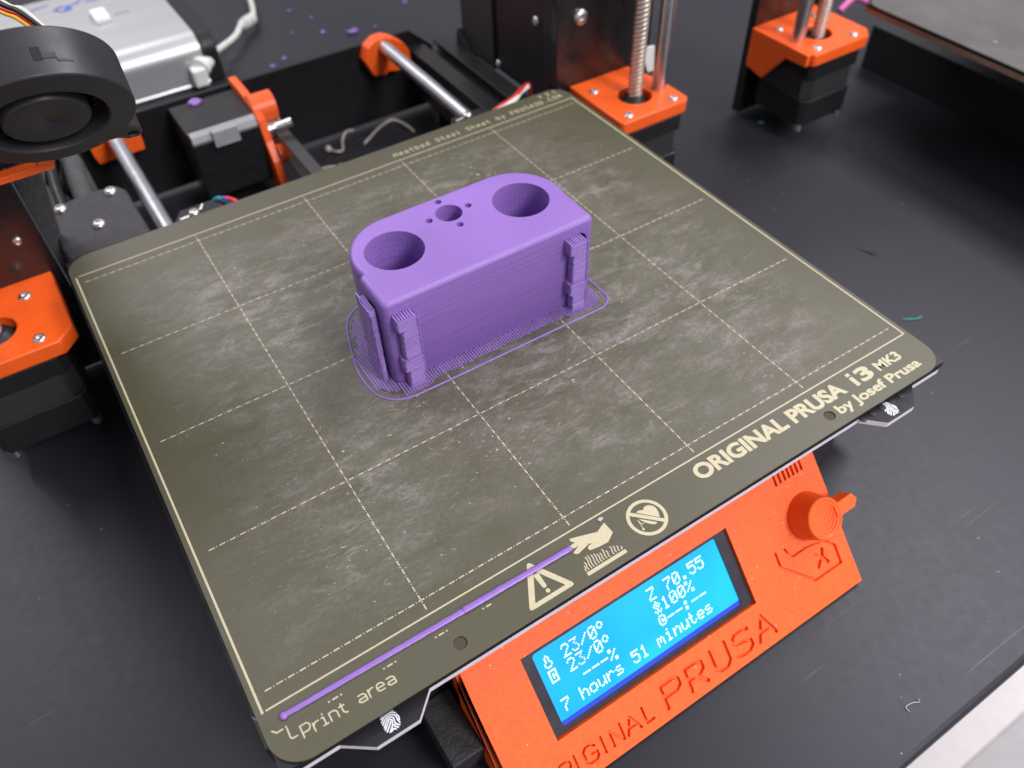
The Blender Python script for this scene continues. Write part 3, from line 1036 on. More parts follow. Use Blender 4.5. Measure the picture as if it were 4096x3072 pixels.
# ================================================================== CONTROL PANEL
GL.update({'I': [[(.3, 0), (.3, 1)]], 'N': [[(0, 0), (0, 1), (.65, 0), (.65, 1)]], 'L': [[(0, 1), (0, 0), (.6, 0)]],
           'G': [[(.62, .8), (.45, 1), (.18, 1), (0, .8), (0, .2), (.18, 0), (.5, 0), (.65, .15), (.65, .45), (.38, .45)]]})
TL = Vector((72.62, -16.23, -38.99))
PN = Vector((0, -0.7139, 0.7003))
PD = Vector((0, -0.7003, -0.7139))
def panel(a, b, h=0.0):
    """a to the right, b upward along the slope (0 = upper edge of the display), h out of the face"""
    return tuple(TL + Vector((a, 0, 0)) - PD * b + PN * h)
lcd = empty('control_panel', (130, -30, -76), 'orange sloped control panel with lit blue display in front of the print bed', 'control panel')
cuts = []
def face_text(items, v0, v1, w, wf=1.0):
    hgt = v1 - v0
    for ch, x0, x1 in items:
        for ln in GL[ch]:
            cuts.extend(strokes([[(x0 + px / 0.66 * (x1 - x0), -v1 + py * hgt) for px, py in ln]], w))
face_text([('O', -10.4, -5.6), ('R', -3.2, 0.6), ('I', 1.2, 4.2), ('G', 6.0, 10.9), ('I', 12.2, 15.2), ('N', 17.1, 21.5), ('A', 23.0, 28.6), ('L', 31.1, 34.4)], 38.6, 44.5, 1.0)
face_text([('P', 40.3, 48.0), ('R', 51.2, 58.6), ('U', 62.9, 69.8), ('S', 73.2, 80.6), ('A', 83.6, 91.6)], 36.2, 44.9, 1.5)
HEX = [(103.6, 19.3), (103.5, 25.1), (115.6, 37.2), (129.4, 37.3), (129.5, 29.9), (125.1, 25.6), (121.5, 24.6), (117.9, 23.9), (110.5, 23.9), (108.6, 22.4), (107.9, 20.0)]
cuts += strokes([[(a, -b) for a, b in HEX]], 1.15)
cuts += strokes([[(a, -b) for a, b in L_] for L_ in ([(123.4, 28.2), (122.6, 30.3), (120.6, 32.0), (119.2, 33.7)], [(119.5, 28.6), (121.3, 30.6), (123.0, 32.0), (124.0, 33.9)])], 1.5)
slots = [rrect(x - 0.55, x + 0.55, 2.9, 8.2, 0.4, 3) for x in (115.0, 117.3, 119.6, 121.7, 123.8, 125.9, 128.1)]
face = engraved([(-19.6, -48.6), (135.4, -48.6), (135.4, 16), (-19.6, 16)], [rect(0, 88.3, -31.07, 0)] + slots, cuts, 1.35, 2.4, panel)
cover_face = face.make('cover', ORANGE_T, lcd, smooth=0)
hs = MB()
prof = [panel(0, 16, -2.4), panel(0, -48.6, -2.4)]
sec = [(prof[0][1], prof[0][2]), (prof[1][1], prof[1][2]), (prof[1][1] + 0.6, -75.8), (-4.2, -75.8), (-4.2, prof[0][2])]
hs.prism([(y, z) for y, z in sec], 53.0, 208.0, lambda a, b, c: (c, a, b))
hs.make('housing', ORANGE, lcd, smooth=0, bevel=0.6)
rb = MB()
rb.prism([(sec[0][0], sec[0][1] - 3), (sec[1][0] + 6, sec[1][1] + 2), (sec[1][0] + 6, -75.5), (-12, -75.5), (-12, sec[0][1] - 3)], 51.4, 53.0, lambda a, b, c: (c, a, b))
rb.make('side_rib', ORANGE, lcd, smooth=0, bevel=0.3)
# display: black metal bezel, lit screen, dot characters
v, f = flat([rect(0.3, 88.0, -30.8, -0.3)], [rrect(4.2, 83.3, -28.9, -1.7, 1.2, 4)], panel, -1.5)
bz = MB().add(v, f)
bz.add([panel(a, b, -1.5) for a, b in rrect(4.2, 83.3, -28.9, -1.7, 1.2, 4)] + [panel(a, b, -2.3) for a, b in rrect(4.2, 83.3, -28.9, -1.7, 1.2, 4)],
       [(i, (i + 1) % 20, 20 + (i + 1) % 20, 20 + i) for i in range(20)])
dsp = bz.make('display', BEZEL, lcd, smooth=0)
MB().add([panel(a, b, -2.2) for a, b in ((4.2, -27.4), (83.3, -27.4), (83.3, -1.7), (4.2, -1.7))], [(0, 1, 2, 3)]).make('screen', SCREEN, dsp, smooth=0)
MB().add([panel(4.2, -28.9, -1.7), panel(83.3, -28.9, -1.7), panel(83.3, -27.4, -2.2), panel(4.2, -27.4, -2.2)], [(0, 1, 2, 3)]).make('glass_edge', RIM, dsp, smooth=0)
DOTS = {'0': ['01110', '10001', '10011', '10101', '11001', '10001', '01110'], '1': ['00100', '01100', '00100', '00100', '00100', '00100', '01110'], '2': ['01110', '10001', '00001', '00010', '00100', '01000', '11111'],
        '3': ['11111', '00010', '00100', '00010', '00001', '10001', '01110'], '5': ['11111', '10000', '11110', '00001', '00001', '10001', '01110'], '7': ['11111', '00001', '00010', '00100', '01000', '01000', '01000'],
        '/': ['00000', '00001', '00010', '00100', '01000', '10000', '00000'], 'd': ['01100', '10010', '10010', '01100', '00000', '00000', '00000'], 'Z': ['11111', '00001', '00010', '00100', '01000', '10000', '11111'],
        '.': ['00000', '00000', '00000', '00000', '00000', '01100', '01100'], '%': ['11000', '11001', '00010', '00100', '01000', '10011', '00011'], '-': ['00000', '00000', '00000', '11111', '00000', '00000', '00000'],
        ':': ['00000', '01100', '01100', '00000', '01100', '01100', '00000'], 'h': ['10000', '10000', '10110', '11001', '10001', '10001', '10001'], 'o': ['00000', '00000', '01110', '10001', '10001', '10001', '01110'],
        'u': ['00000', '00000', '10001', '10001', '10001', '10011', '01101'], 'r': ['00000', '00000', '10110', '11001', '10000', '10000', '10000'], 's': ['00000', '00000', '01110', '10000', '01110', '00001', '11110'],
        'm': ['00000', '00000', '11010', '10101', '10101', '10001', '10001'], 'i': ['00100', '00000', '01100', '00100', '00100', '00100', '01110'], 'n': ['00000', '00000', '10110', '11001', '10001', '10001', '10001'],
        't': ['01000', '01000', '11100', '01000', '01000', '01001', '00110'], 'e': ['00000', '00000', '01110', '10001', '11111', '10000', '01110'],
        'N': ['00100', '01010', '01010', '01010', '10001', '10001', '01110'], 'B': ['11111', '10001', '10101', '10111', '10101', '10001', '11111'], 'F': ['00100', '01010', '10101', '01010', '00100', '10101', '01010'], 'C': ['01110', '10001', '10101', '10111', '10001', '01110', '00000']}
ROWS = ['N 23/0d     Z 70.55', 'B 23/0d     F100%', '   ---%     C--:--', '7 hours 51 minutes']
for r, row in enumerate(ROWS):
    gl = {0: MB(), 1: MB()}
    for c, ch in enumerate(row):
        if ch == ' ':
            continue
        x0, v0 = 6.95 + c * 3.655, 4.55 + r * 5.38
        k = 1 if ch == '3' else 0
        for jy, line in enumerate(DOTS[ch]):
            for jx, bit in enumerate(line):
                if bit == '1':
                    a, b = x0 + jx * 0.61, v0 + jy * 0.66
                    gl[k].add([panel(p, -q, -2.15) for p, q in ((a, b + .57), (a + .54, b + .57), (a + .54, b), (a, b))], [(0, 1, 2, 3)])
    for k in (0, 1):
        if gl[k].v:
            gl[k].make('display_text', GLYPHV if k else GLYPH, dsp, smooth=0)
# knob
KC = Vector(panel(122.6, -13.4, 0))
kb = MB().lathe(KC, PN, [(9.3, -1.5), (9.2, 0.2), (8.0, 9.6), (7.6, 10.0), (6.9, 10.0), (6.4, 9.6), (5.7, 9.55), (5.6, 9.1), (4.7, 9.05), (4.6, 8.65), (3.7, 8.6), (3.6, 8.3), (2.7, 8.25), (2.6, 8.0), (1.6, 7.95), (1.5, 7.75), (0, 7.7)], 48)
def kp(a, b, h):
    return tuple(KC + Vector((a, 0, 0)) - PD * b + PN * h)
kb.prism([(5.5, -2.5), (14.2, -2.3), (16.2, 0.2), (14.6, 2.9), (5.5, 2.7)], 4.6, 9.8, kp)
kb.make('knob', ORANGE, lcd, smooth=30)

# ================================================================== PRINTER FRAME
prt = empty('desktop_printer', (129, 240, -76), 'black printer frame with orange motor mounts standing around the olive sheet', 'printer')
def portal(cx0, y0, parent, lw=66):
    """cx0 = inner edge of the left leg"""
    fn = lambda a, b, c: (a, c, b)
    out = [(cx0 - lw, -73), (cx0, -73), (cx0, 265), (cx0 + 270, 265), (cx0 + 270, -73), (cx0 + 336, -73), (cx0 + 336, 310), (cx0 - lw, 310)]
    return MB().prism(out, y0, y0 + 6, fn).make('frame_plate', FRAME, parent, smooth=0, bevel=0.35)
fp = portal(-6.0, 238.5, prt)
screw(fp, (278.6, 238.4, 22.4), (0, -1, 0), r=4.4, h=2.6)
screw(fp, (-15.0, 238.4, 4.2), (0, -1, 0), r=2.0, h=1.4)  # added screw head, standing in for a small reflected orange dot

def z_mount(parent, cx, cy, side):
    """side +1: right hand mount, -1: left hand mount"""
    fl = lambda P: [(cx + side * a, cy + b) for a, b in P]
    out = fl([(-23.5, 28.6), (-23.5, -19.5), (-22, -21), (20.5, -21), (23.5, -18), (23.5, 3.5), (18.5, 28.6)])
    if side < 0:
        out = fl([(-28.6, 28.6), (-28.6, -14.5), (-22, -21.5), (22, -21.5), (23.5, -20), (23.5, 28.6)])
    hl = circle(cx + 0.5 * side, cy - 0.2, 9.4, 40)
    if side < 0:
        out = out[::-1]
    mnt = engraved(out if side > 0 else out, [hl], [], 0.1, 7.4, lambda a, b, c: (a, b, -15.0 + c)).make('motor_mount', ORANGE, parent, smooth=35, bevel=0.7)
    for dx in (-15.5, 15.5):
        for dy in (-15.5, 15.5):
            screw(mnt, (cx + dx, cy + dy, -15.4), r=2.75, h=1.5)
    # sloping web under the plate towards the frame
    xw = cx - side * 21.5
    MB().prism([(cy + 28.5, -22.5), (cy - 6, -22.5), (cy + 28.5, -48)], xw - 2, xw + 2, lambda a, b, c: (c, a, b)).make('web', ORANGE, mnt, smooth=0, bevel=0.4)
    return mnt
def chamf(cx, cy, h, c):
    return [(cx - h + c, cy - h), (cx + h - c, cy - h), (cx + h, cy - h + c), (cx + h, cy + h - c), (cx + h - c, cy + h), (cx - h + c, cy + h), (cx - h, cy + h - c), (cx - h, cy - h + c)]
def z_motor(parent, cx, cy, top=-22.5):
    mt = MB().prism(chamf(cx, cy, 21.1, 3.5), top - 9.5, top).make('stepper_motor', MOTORB, parent, smooth=0, bevel=0.5)
    MB().prism(chamf(cx, cy, 20.6, 5.5), top - 24, top - 9.5).make('motor_core', MOTORG, mt, smooth=0, bevel=0.3)
    MB().prism(chamf(cx, cy, 21.1, 3.5), top - 40, top - 24).make('motor_end_cap', MOTORB, mt, smooth=0, bevel=0.5)
    MB().lathe((cx, cy, 0), (0, 0, 1), [(11, top), (11, top + 1.5), (8.6, top + 2.0), (5.0, top + 7.4), (4.4, top + 7.6), (0, top + 7.6)], 28).make('shaft_boss', BLACKP, mt, smooth=40)
    for dx in (-1, 1):
        MB().cyl((cx + dx * 17.6, cy - 17.6, top - 44), (cx + dx * 17.6, cy - 17.6, top - 40), 2.6, 16).make('motor_bolt', ZINC, mt, smooth=40)
    return mt
def lead_screw(parent, cx, cy, z0, z1):
    n, mb = 22, MB()
    rings = int((z1 - z0) / 0.4)
    vs, fs = [], []
    for i in range(rings + 1):
        z = z0 + i * 0.4
        for k in range(n):
            t = 2 * PI * k / n
            ph = ((z - t / (2 * PI) * 8.0) / 2.4) % 1.0
            r = 3.55 + 0.55 * min(1, max(0, 2.2 * abs(2 * ph - 1) - 0.6))
            vs.append((cx + r * math.cos(t), cy + r * math.sin(t), z))
    for i in range(rings):
        for k in range(n):
            fs.append((i * n + k, i * n + (k + 1) % n, (i + 1) * n + (k + 1) % n, (i + 1) * n + k))
    return mb.add(vs, fs).make('lead_screw', LEAD, parent, smooth=60)
def rod(parent, a, b, r=4.0):
    return MB().cyl(a, b, r, 28).make('smooth_rod', STEEL, parent, smooth=40, bevel=0.3)

z_mount(prt, 296.0, 209.6, 1)
z_motor(prt, 296.0, 209.6)
lead_screw(prt, 297.0, 209.8, -16.5, 150)
rod(prt, (312.2, 207.2, -22), (312.2, 207.2, 280))
z_mount(prt, -38.3, 211.6, -1)
z_motor(prt, -38.3, 211.6)
lead_screw(prt, -38.3, 211.6, -16.5, 150)
rod(prt, (-55.5, 209.0, -22), (-55.5, 209.0, 280))
# motor cable plug on the right mount and the pale tag on the frame behind the lead screw
MB().prism([(326.0, -11.0), (327.5, -7.5), (333.0, -8.0), (334.2, -23.5), (329.5, -23.0), (326.5, -16.0)], 236.9, 238.3, lambda a, b, c: (a, c, b)).make('pale_tag', WHITEP, prt, smooth=0, bevel=0.2)
# Y axis
for x in (43.5, 213.8):
    rod(prt, (x, 12, -21), (x, 366.5, -21))
rp = MB().prism([(-4, -73), (252, -73), (252, -34), (236, -20), (18, -20), (-4, -34)], 364.5, 367.0, lambda a, b, c: (a, c, b))
rp.make('rear_plate', BLACKP, prt, smooth=0, bevel=0.3)
MB().prism([(20, -73), (236, -73), (236, -24), (20, -24)], -4.0, -1.5, lambda a, b, c: (a, c, b)).make('front_plate', FRAME, prt, smooth=0, bevel=0.3)
MB().prism([(203, -19.5), (199.7, -27), (204.7, -38), (213, -39.2), (214.5, -37.6), (222, -39.3), (231.4, -34.4), (231.0, -28.0), (227.5, -22.6), (221.1, -18.0), (215.5, -15.5), (209, -15.8)][::-1], 355.5, 364.4, lambda a, b, c: (a, c, b)).make('rod_holder', ORANGE, prt, smooth=0, bevel=0.5)
MB().prism([(30, -18), (30, -31), (31.3, -36.8), (57.0, -36), (57.6, -31), (57.0, -18)], 352.5, 364.4, lambda a, b, c: (a, c, b)).make('rod_holder', ORANGE, prt, smooth=0, bevel=0.5)
def profile_30(x0, y0, y1, z0=-60):
    s_ = [(0, 0), (11, 0), (11, 2), (8, 2), (8, 8), (22, 8), (22, 2), (19, 2), (19, 0), (30, 0), (30, 11), (28, 11), (28, 8), (22.5, 8), (22.5, 22), (28, 22), (28, 19), (30, 19), (30, 30),
          (19, 30), (19, 28), (22, 28), (22, 22.5), (8, 22.5), (8, 28), (11, 28), (11, 30), (0, 30), (0, 19), (2, 19), (2, 22), (7.5, 22), (7.5, 8), (2, 8), (2, 11), (0, 11)]
    return MB().prism([(x0 + a, z0 + b) for a, b in s_], y0, y1, lambda a, b, c: (a, c, b)).make('extrusion', ALUB, prt, smooth=0, bevel=0.25)
for x0 in (-6.0, 233.5):
    profile_30(x0, 244.6, 364.4)
    profile_30(x0, -1.4, 238.4)
    for y in (30, 340):
        MB().cyl((x0 + 15, y, -76), (x0 + 15, y, -60.1), 8, 24).make('rubber_foot', BLACKP, prt, smooth=40)
# dark bracket between front plate and control panel
MB().prism([(-27.5, -57.5), (-25.5, -74.5), (-4.1, -74.5), (-4.1, -57.5)], 39.5, 51.2, lambda a, b, c: (c, a, b)).make('panel_bracket', BLACKT, prt, smooth=0, bevel=0.5)
# Y motor, holder, belt
ym = MB().prism([(321 + a, -63 + b) for a, b in ((3, 0), (39, 0), (42, 3), (42, 39), (39, 42), (4.5, 42), (0, 37.5), (0, 3))], 77.5, 116.4, lambda a, b, c: (c, a, b)).make('stepper_motor', MOTORB, prt, smooth=0, bevel=0.5)
MB().box(89.5, 104.0, 317.8, 322.4, -29.5, -20.2).make('motor_plug', STRIP, ym, smooth=0, bevel=0.4)
MB().prism([(322.6, -22.1), (325.0, -20.6), (324.4, -20.0), (321.0, -21.6), (319.8, -24.6), (320.6, -26.4)], 78.5, 115.6, lambda a, b, c: (c, a, b)).make('motor_edge_highlight', STRIP, ym, smooth=0)  # pale strip painting the highlight along the motor's front top edge
yh = MB().prism([(366, -64), (366, -16.5), (346, -16.5), (330, -18.5), (322, -24), (318, -36), (312, -46), (309, -60), (314, -68), (330, -68)][::-1], 116.6, 121.2, lambda a, b, c: (c, a, b)).make('motor_holder', ORANGE, prt, smooth=0, bevel=0.6)
MB().lathe((121.2, 334.5, -23.5), (1, 0, 0), [(8.4, -4), (8.4, 9.5), (3.0, 9.5), (3.0, 4), (0, 4)], 32).make('holder_ear', ORANGE, yh, smooth=40)
MB().lathe((121.2, 316, -44), (1, 0, 0), [(6.0, 0), (6.0, 6), (2.6, 6), (2.6, 3), (0, 3)], 24).make('holder_ear', ORANGE, yh, smooth=40)
MB().lathe((121.3, 327.5, -34.5), (1, 0, 0), [(2.0, 0), (6.6, 0), (6.6, 1.2), (5.4, 1.3), (5.4, 7.5), (6.6, 7.6), (6.6, 8.8), (2.4, 8.8), (2.4, 12), (0, 12)], 28).make('idler_pulley', ZINC, yh, smooth=40)
MB().cyl((121.3, 341, -30), (132.5, 341, -30), 3.0, 20).make('motor_shaft', ZINC, yh, smooth=40)
MB().cyl((124, 314.5, -27), (133, 312.0, -25), 2.6, 16).make('holder_bolt', ZINC, yh, smooth=40)
MB().box(124.2, 131.2, 60, 340, -33.7, -32.3).make('drive_belt', RUBBER, prt, smooth=0)
MB().box(124.2, 131.2, 60, 338, -46.2, -44.8).make('drive_belt', RUBBER, prt, smooth=0)
# power supply behind the right leg
ps = MB().box(266.0, 318, 254.5, 303.0, -30, 190).make('power_supply', BLACKP, prt, smooth=0, bevel=0.8)
MB().box(266.4, 318, 309.5, 348.5, -33, 190).make('supply_cover', BLACKT, ps, smooth=0, bevel=0.8)
MB().box(268.5, 316, 302.5, 310.0, -28, 190).make('supply_gap', DARK, ps, smooth=0)
MB().box(265.2, 268, 246.0, 253.8, -24, 190).make('supply_flange', ALUB, ps, smooth=0, bevel=0.4)
MB().prism([(348, -20), (312, -44), (352, -46)], 262.2, 266.2, lambda a, b, c: (c, a, b)).make('supply_bracket', DARK, ps, smooth=0, bevel=0.4)
MB().box(254, 266.0, 296, 352, -44, -37).make('supply_foot', BLACKP, ps, smooth=0, bevel=0.6)
screw(ps, (265.8, 261.1, 15.4), (-1, 0, 0), r=2.6, h=1.4)
screw(ps, (266.0, 303.0, -26.0), (-1, 0, 0), r=2.2, h=1.2)
screw(ps, (259.5, 338.0, -37.2), (0, 0, 1), r=3.4, h=2.2)
screw(ps, (259.5, 312.0, -37.2), (0, 0, 1), r=3.4, h=2.2)
# electronics case edge behind the left leg
MB().prism([(-5.8, -62), (-1.0, -62), (-1.0, -16), (6.3, 27), (9, 60), (-5.8, 60)], 246.0, 249.0, lambda a, b, c: (a, c, b)).make('electronics_case', SLEEVE, prt, smooth=0, bevel=0.5)

# ================================================================== CABLES
def cable(name, pts, r, material, label=None, parent=None, cat='cable', n=12):
    P = [Vector(p) for p in pts]
    out = []
    for i in range(len(P) - 1):
        a, b, c, d = P[max(i - 1, 0)], P[i], P[i + 1], P[min(i + 2, len(P) - 1)]
        for t in range(8):
            u = t / 8
            out.append(0.5 * ((2 * b) + (c - a) * u + (2 * a - 5 * b + 4 * c - d) * u * u + (3 * b - a - 3 * c + d) * u ** 3))
    out.append(P[-1])
    o = MB().tube(out, r, n).make(name, material, parent, smooth=60)
    if label:
        tag(o, label, cat)
    return o
cable('bed_cable_sleeve', [(16, 272, -10), (17, 290, -7), (18.5, 312, -8), (16, 330, -22), (8, 345, -50)], 4.6, SLEEVE, 'grey braided cable sleeve running back from the bed cable cover')
cable('bed_sensor_cable', [(6, 270, -10), (7, 288, -6), (9, 310, -5), (8, 330, -16), (0, 345, -45)], 2.6, BLACKP, 'black round cable beside the braided sleeve at the bed corner')
cable('supply_wire', [(205, 243, -30), (222, 239.0, -15), (236, 240.2, -11.5), (246, 245.5, -11), (254, 251, -14), (262, 262, -30)], 1.25, REDW, 'red wire behind the right rear corner of the sheet')
cable('supply_wire', [(225, 238.2, -13.8), (236, 238.8, -12.2), (243, 243.5, -12), (250.5, 247.0, -12)], 1.35, WHITEP, 'white wire lying along the red wire behind the sheet')
cable('motor_wire', [(62, 262, -40), (72, 257, -24), (77, 252, -20), (86, 246, -30)], 1.25, REDW, 'red wire of the small bundle behind the back edge of the sheet')
cable('motor_wire', [(61, 263.5, -40), (70.5, 258.5, -24), (75.5, 253.0, -20), (84, 246.5, -30)], 1.25, BLUEW, 'blue wire of the small bundle behind the back edge of the sheet')
cable('motor_wire', [(60, 265, -40), (69, 260.0, -24), (74.0, 254.2, -20.3), (82, 247.0, -30)], 1.25, TEALW, 'teal wire of the small bundle behind the back edge of the sheet')

# ================================================================== PRINT HEAD
ext = empty('print_head', (5, 190, 58), 'print head with dark grey blower fan, parked above the left rear of the sheet', 'print head')
FC = Vector((17.54, 153.13, 89.23))
Fn = Vector((-0.06457, -0.79346, -0.60519))
F1 = Vector((0.99670, -0.08111, 0))
F2 = Vector((-0.04909, -0.60319, 0.79608))
def fan(a, b, h):
    return tuple(FC + F1 * a + F2 * b + Fn * h)
outl = circle(0, 0, 25.5, 72)
outl = [(a, b) for a, b in outl]
# lug at the lower right, outlet duct at the lower left
outl = circle(0, 0, 25.5, 72, math.radians(-36), math.radians(302), True) + [(16.2, -21.8), (19, -24.0), (22.5, -24.2), (24.2, -22.0), (23.6, -18.2)]
hsg = engraved(outl, [circle(0, -1.2, 17.4, 64), circle(21.0, -21.4, 1.7, 16)], [], 0.1, 15.0, fan)
fh = hsg.make('fan_housing', FANP, ext, smooth=35, bevel=0.5)
v, f = flat([circle(0, 0, 25.0, 48)], [], fan, -14.6)
MB().add(v, f).make('fan_back', FANP, fh, smooth=0)
MB().lathe(fan(0, -1.0, -14), Fn, [(12.6, 0), (12.6, 12.6), (12.1, 13.2), (1.2, 13.2), (0.9, 13.0), (0, 13.0)], 48).make('fan_hub', FANP, fh, smooth=40)
bl0 = MB()
for i in range(28):
    t = 2 * PI * i / 28
    p = [(math.cos(t) * r - math.sin(t) * w, math.sin(t) * r + math.cos(t) * w - 1.0) for r, w in ((14.0, 0.0), (21.5, 3.4), (21.7, 2.8), (14.2, -0.6))]
    MB().prism(p, -13.5, -4.0, fan).make('fan_blade', BLACKP, fh, smooth=0)
# dark plates proud of the rim, painting the shade of a clip notch
for a0, a1, h0, h1 in ((74, 79, -8.4, -4.6), (66, 74, -6.6, -5.0), (56.5, 66, -4.9, -4.1)):
    q = []
    for a in (a0, a1):
        for h in (h0, h1):
            for r in (25.35, 25.75):
                q.append(fan(r * math.cos(math.radians(a)), r * math.sin(math.radians(a)), h))
    MB().add(q, [(0, 1, 3, 2), (4, 6, 7, 5), (0, 4, 5, 1), (2, 3, 7, 6), (1, 5, 7, 3), (0, 2, 6, 4)]).make('clip_notch_shade', DARK if a0 == 66 else BLACKP, fh, smooth=0)
MB().box(-45, 13.2, 187.0, 228, 62.0, 112).make('carriage', BLACKP, ext, smooth=0, bevel=1.0)
ob = MB().prism([(-45, 59.8), (12.6, 59.8), (14.0, 63.2), (8.6, 63.2), (8.0, 62.2), (-45, 62.2)], 181.5, 186.6, lambda a, b, c: (a, c, b)).make('carriage_edge', ORANGE, ext, smooth=0, bevel=0.3)
def wire(pts, r, material):
    o = cable('fan_wire', pts, r, material, None, ext)
    return o
wire([(8, 196, 124), (20.0, 190, 111.2), (24.2, 189, 107.6), (29.5, 184, 101)], 0.85, BLACKP)
wire([(7, 196, 123), (19.4, 190, 110.2), (23.9, 189, 106.8), (29.0, 184, 100.4)], 0.75, REDW)
wire([(6, 196, 122), (18.8, 190, 109.4), (23.0, 189, 105.9), (28.0, 184, 99.6)], 0.75, YELW)
wire([(14, 200, 118), (22, 194, 108.5), (25.5, 193, 106.5), (29, 190, 101)], 0.9, CABLE)

# ================================================================== NEIGHBOUR PRINTER
p2 = empty('desktop_printer', (601, 232, -76), 'neighbouring printer frame with orange motor mount at the upper right', 'printer')
portal(466.0, 231.5, p2, 57)
z_mount(p2, 434.0, 204.8, -1)
z_motor(p2, 434.0, 204.8)
lead_screw(p2, 433.0, 202.6, -16.5, 150)
rod(p2, (416.4, 203.2, -22), (416.4, 203.2, 280))
MB().prism([(231.4, -15.2), (186, -15.2), (186, -22.4), (202, -23), (217, -42), (231.4, -39)][::-1], 407.2, 410.4, lambda a, b, c: (c, a, b)).make('side_web', ORANGE, p2, smooth=0, bevel=0.5)
for x0 in (530.0, 690):
    MB().box(x0, x0 + 30, -8, 231.4, -75.9, -46).make('extrusion', ALUB, p2, smooth=0, bevel=0.4)
b2 = empty('heated_bed', (597, 81, -9), 'dark heated bed board of the neighbouring printer at the upper right corner', 'print bed')
MB().prism(rrect(469.4, 723, -40, 202, 5), -10.2, -7.6).make('board', BROWN, b2, smooth=30)
s2 = engraved(rrect(469.6, 723, -39.6, 201.8, 9, 8), [], [], 0.1, 0.9, lambda a, b, c: (a, b, c - 5.0)).make('steel_sheet', SHEET2, None, smooth=30, bevel=0.25)
tag(s2, 'grey scuffed steel sheet of the neighbouring printer, cut by the right picture edge', 'build sheet')
MB().prism([(470.2, -39), (722, -39), (722, 201), (470.2, 201)], -7.6, -5.92).make('magnet_layer', BLACKP, b2, smooth=0)
cable('pink_hose', [(560, 283, -62), (568, 283.5, -58), (576, 284.0, -56), (584, 279, -60)], 2.4, PINK, 'short pink plastic tube behind the neighbouring motor mount', cat='tube')

# ================================================================== SILVER BOX BEHIND
bx = empty('aluminium_box', (60, 555, -76), 'silver aluminium box with blue handwriting on the bench behind the printer', 'box')
sec = [(622, -76), (622, -44), (620, -42), (503, -42)]
for i in range(1, 11):
    t = PI / 2 * i / 10
    sec.append((503 - 14 * math.sin(t), -56 + 14 * math.cos(t)))
for i in range(7):
    z = -60.0 - i * 2.0
    sec += [(489, z), (489, z - 1.1), (489.7, z - 1.3), (489.7, z - 1.8)]
sec += [(489, -75), (489.6, -76)]
MB().prism(sec, -40, 129.8, lambda a, b, c: (c, a, b)).make('shell', SILVER, bx, smooth=25)
ec = [(y if y > 495 else y - 0.6, z) for y, z in [(622.5, -76), (622.5, -43), (621, -41.4), (503, -41.4)] + [(503 - 14.6 * math.sin(PI / 2 * i / 8), -56 + 14.6 * math.cos(PI / 2 * i / 8)) for i in range(1, 9)] + [(489, -76)]]
MB().prism(ec, 129.9, 141.0, lambda a, b, c: (c, a, b)).make('end_cap', BLACKP, bx, smooth=25, bevel=1.2)
MB().box(75.5, 86.3, 550.5, 571.5, -42, -38.2).make('switch_block', WHITEP, bx, smooth=0, bevel=0.8)
INKL = [[(39.4, 605.3), (51.8, 608.6)], [(54.9, 595.2), (60.1, 600.0), (65.5, 597.3), (65.5, 589.9), (59.5, 589.4), (54.9, 595.2)], [(62, 592), (65.5, 597.3), (71.1, 599.5), (75.5, 603.9)], [(78.7, 599.0), (86.1, 597.4)]]
mark('handwriting', strokes(INKL, 2.4), parent=bx, z=-41.94, material=INK)
mark('lettering', [rect(90.6 + i * 1.9, 91.9 + i * 1.9, 560.0, 562.0 + (i % 2) * .5) for i in range(6)], parent=bx, z=-41.94, material=GREYP)
cb = empty('network_cable', (160, 530, -76), 'pale grey cable with plug clipped into the corner of the silver box', 'cable')
cable('cord', [(230, 690, -73), (205, 610, -72), (200, 590, -71), (190, 558, -68), (176, 544, -66), (163, 526, -66), (133, 494, -60)], 2.3, CABLE, None, cb)
MB().lathe((186.5, 552.5, -67.5), (-0.8, -0.6, 0.05), [(2.2, -3), (4.4, -2.5), (4.7, 3), (3.8, 4), (4.6, 5), (4.6, 9), (3.6, 10), (4.2, 12), (2.4, 15), (0, 15)], 20).make('cord_clamp', CABLE, cb, smooth=35)
MB().lathe((137, 497, -61), (-0.72, -0.69, -0.05), [(2.4, -4), (5.6, -2), (6.2, 4), (5.4, 12), (6.8, 14), (6.8, 18), (0, 18)], 20).make('cord_plug', WHITEP, cb, smooth=35)
MB().box(117, 127, 478.5, 488.6, -73, -60).make('plug_body', WHITEP, cb, smooth=0, bevel=1.5)

# ================================================================== SCRAPS ON THE BENCH
def flake(x, y, z, size, material):
    n = 7
    a0 = random.uniform(0, 6)
    pts = [(x + size * random.uniform(.45, 1) * math.cos(a0 + 2 * PI * i / n), y + size * random.uniform(.35, .9) * math.sin(a0 + 2 * PI * i / n)) for i in range(n)]
    mb = MB().prism(pts, z, z + size * 0.16)
    mb.v = [(a, b, c + (random.uniform(0, size * .22) if c > z + .01 else 0)) for a, b, c in mb.v]
    return mb
ORD = ['leftmost', 'second from the left', 'third from the left', 'fourth from the left', 'fifth from the left', 'sixth from the left', 'seventh from the left', 'rightmost']
for (x, y), od in zip(((175.9, 485.2), (188, 492), (209.5, 528.2), (223.6, 567.7), (233.5, 545.0), (230.6, 515.4), (269.7, 499.7), (310.8, 525.9)), ORD):
    o = flake(x, y, -76, random.uniform(1.7, 3.0), PURPLE_L).make('plastic_flake', PURPLE_L, None, smooth=0)
    tag(o, 'small purple flake on the bench behind the printer, ' + od, 'flake', 'purple flakes behind the printer')
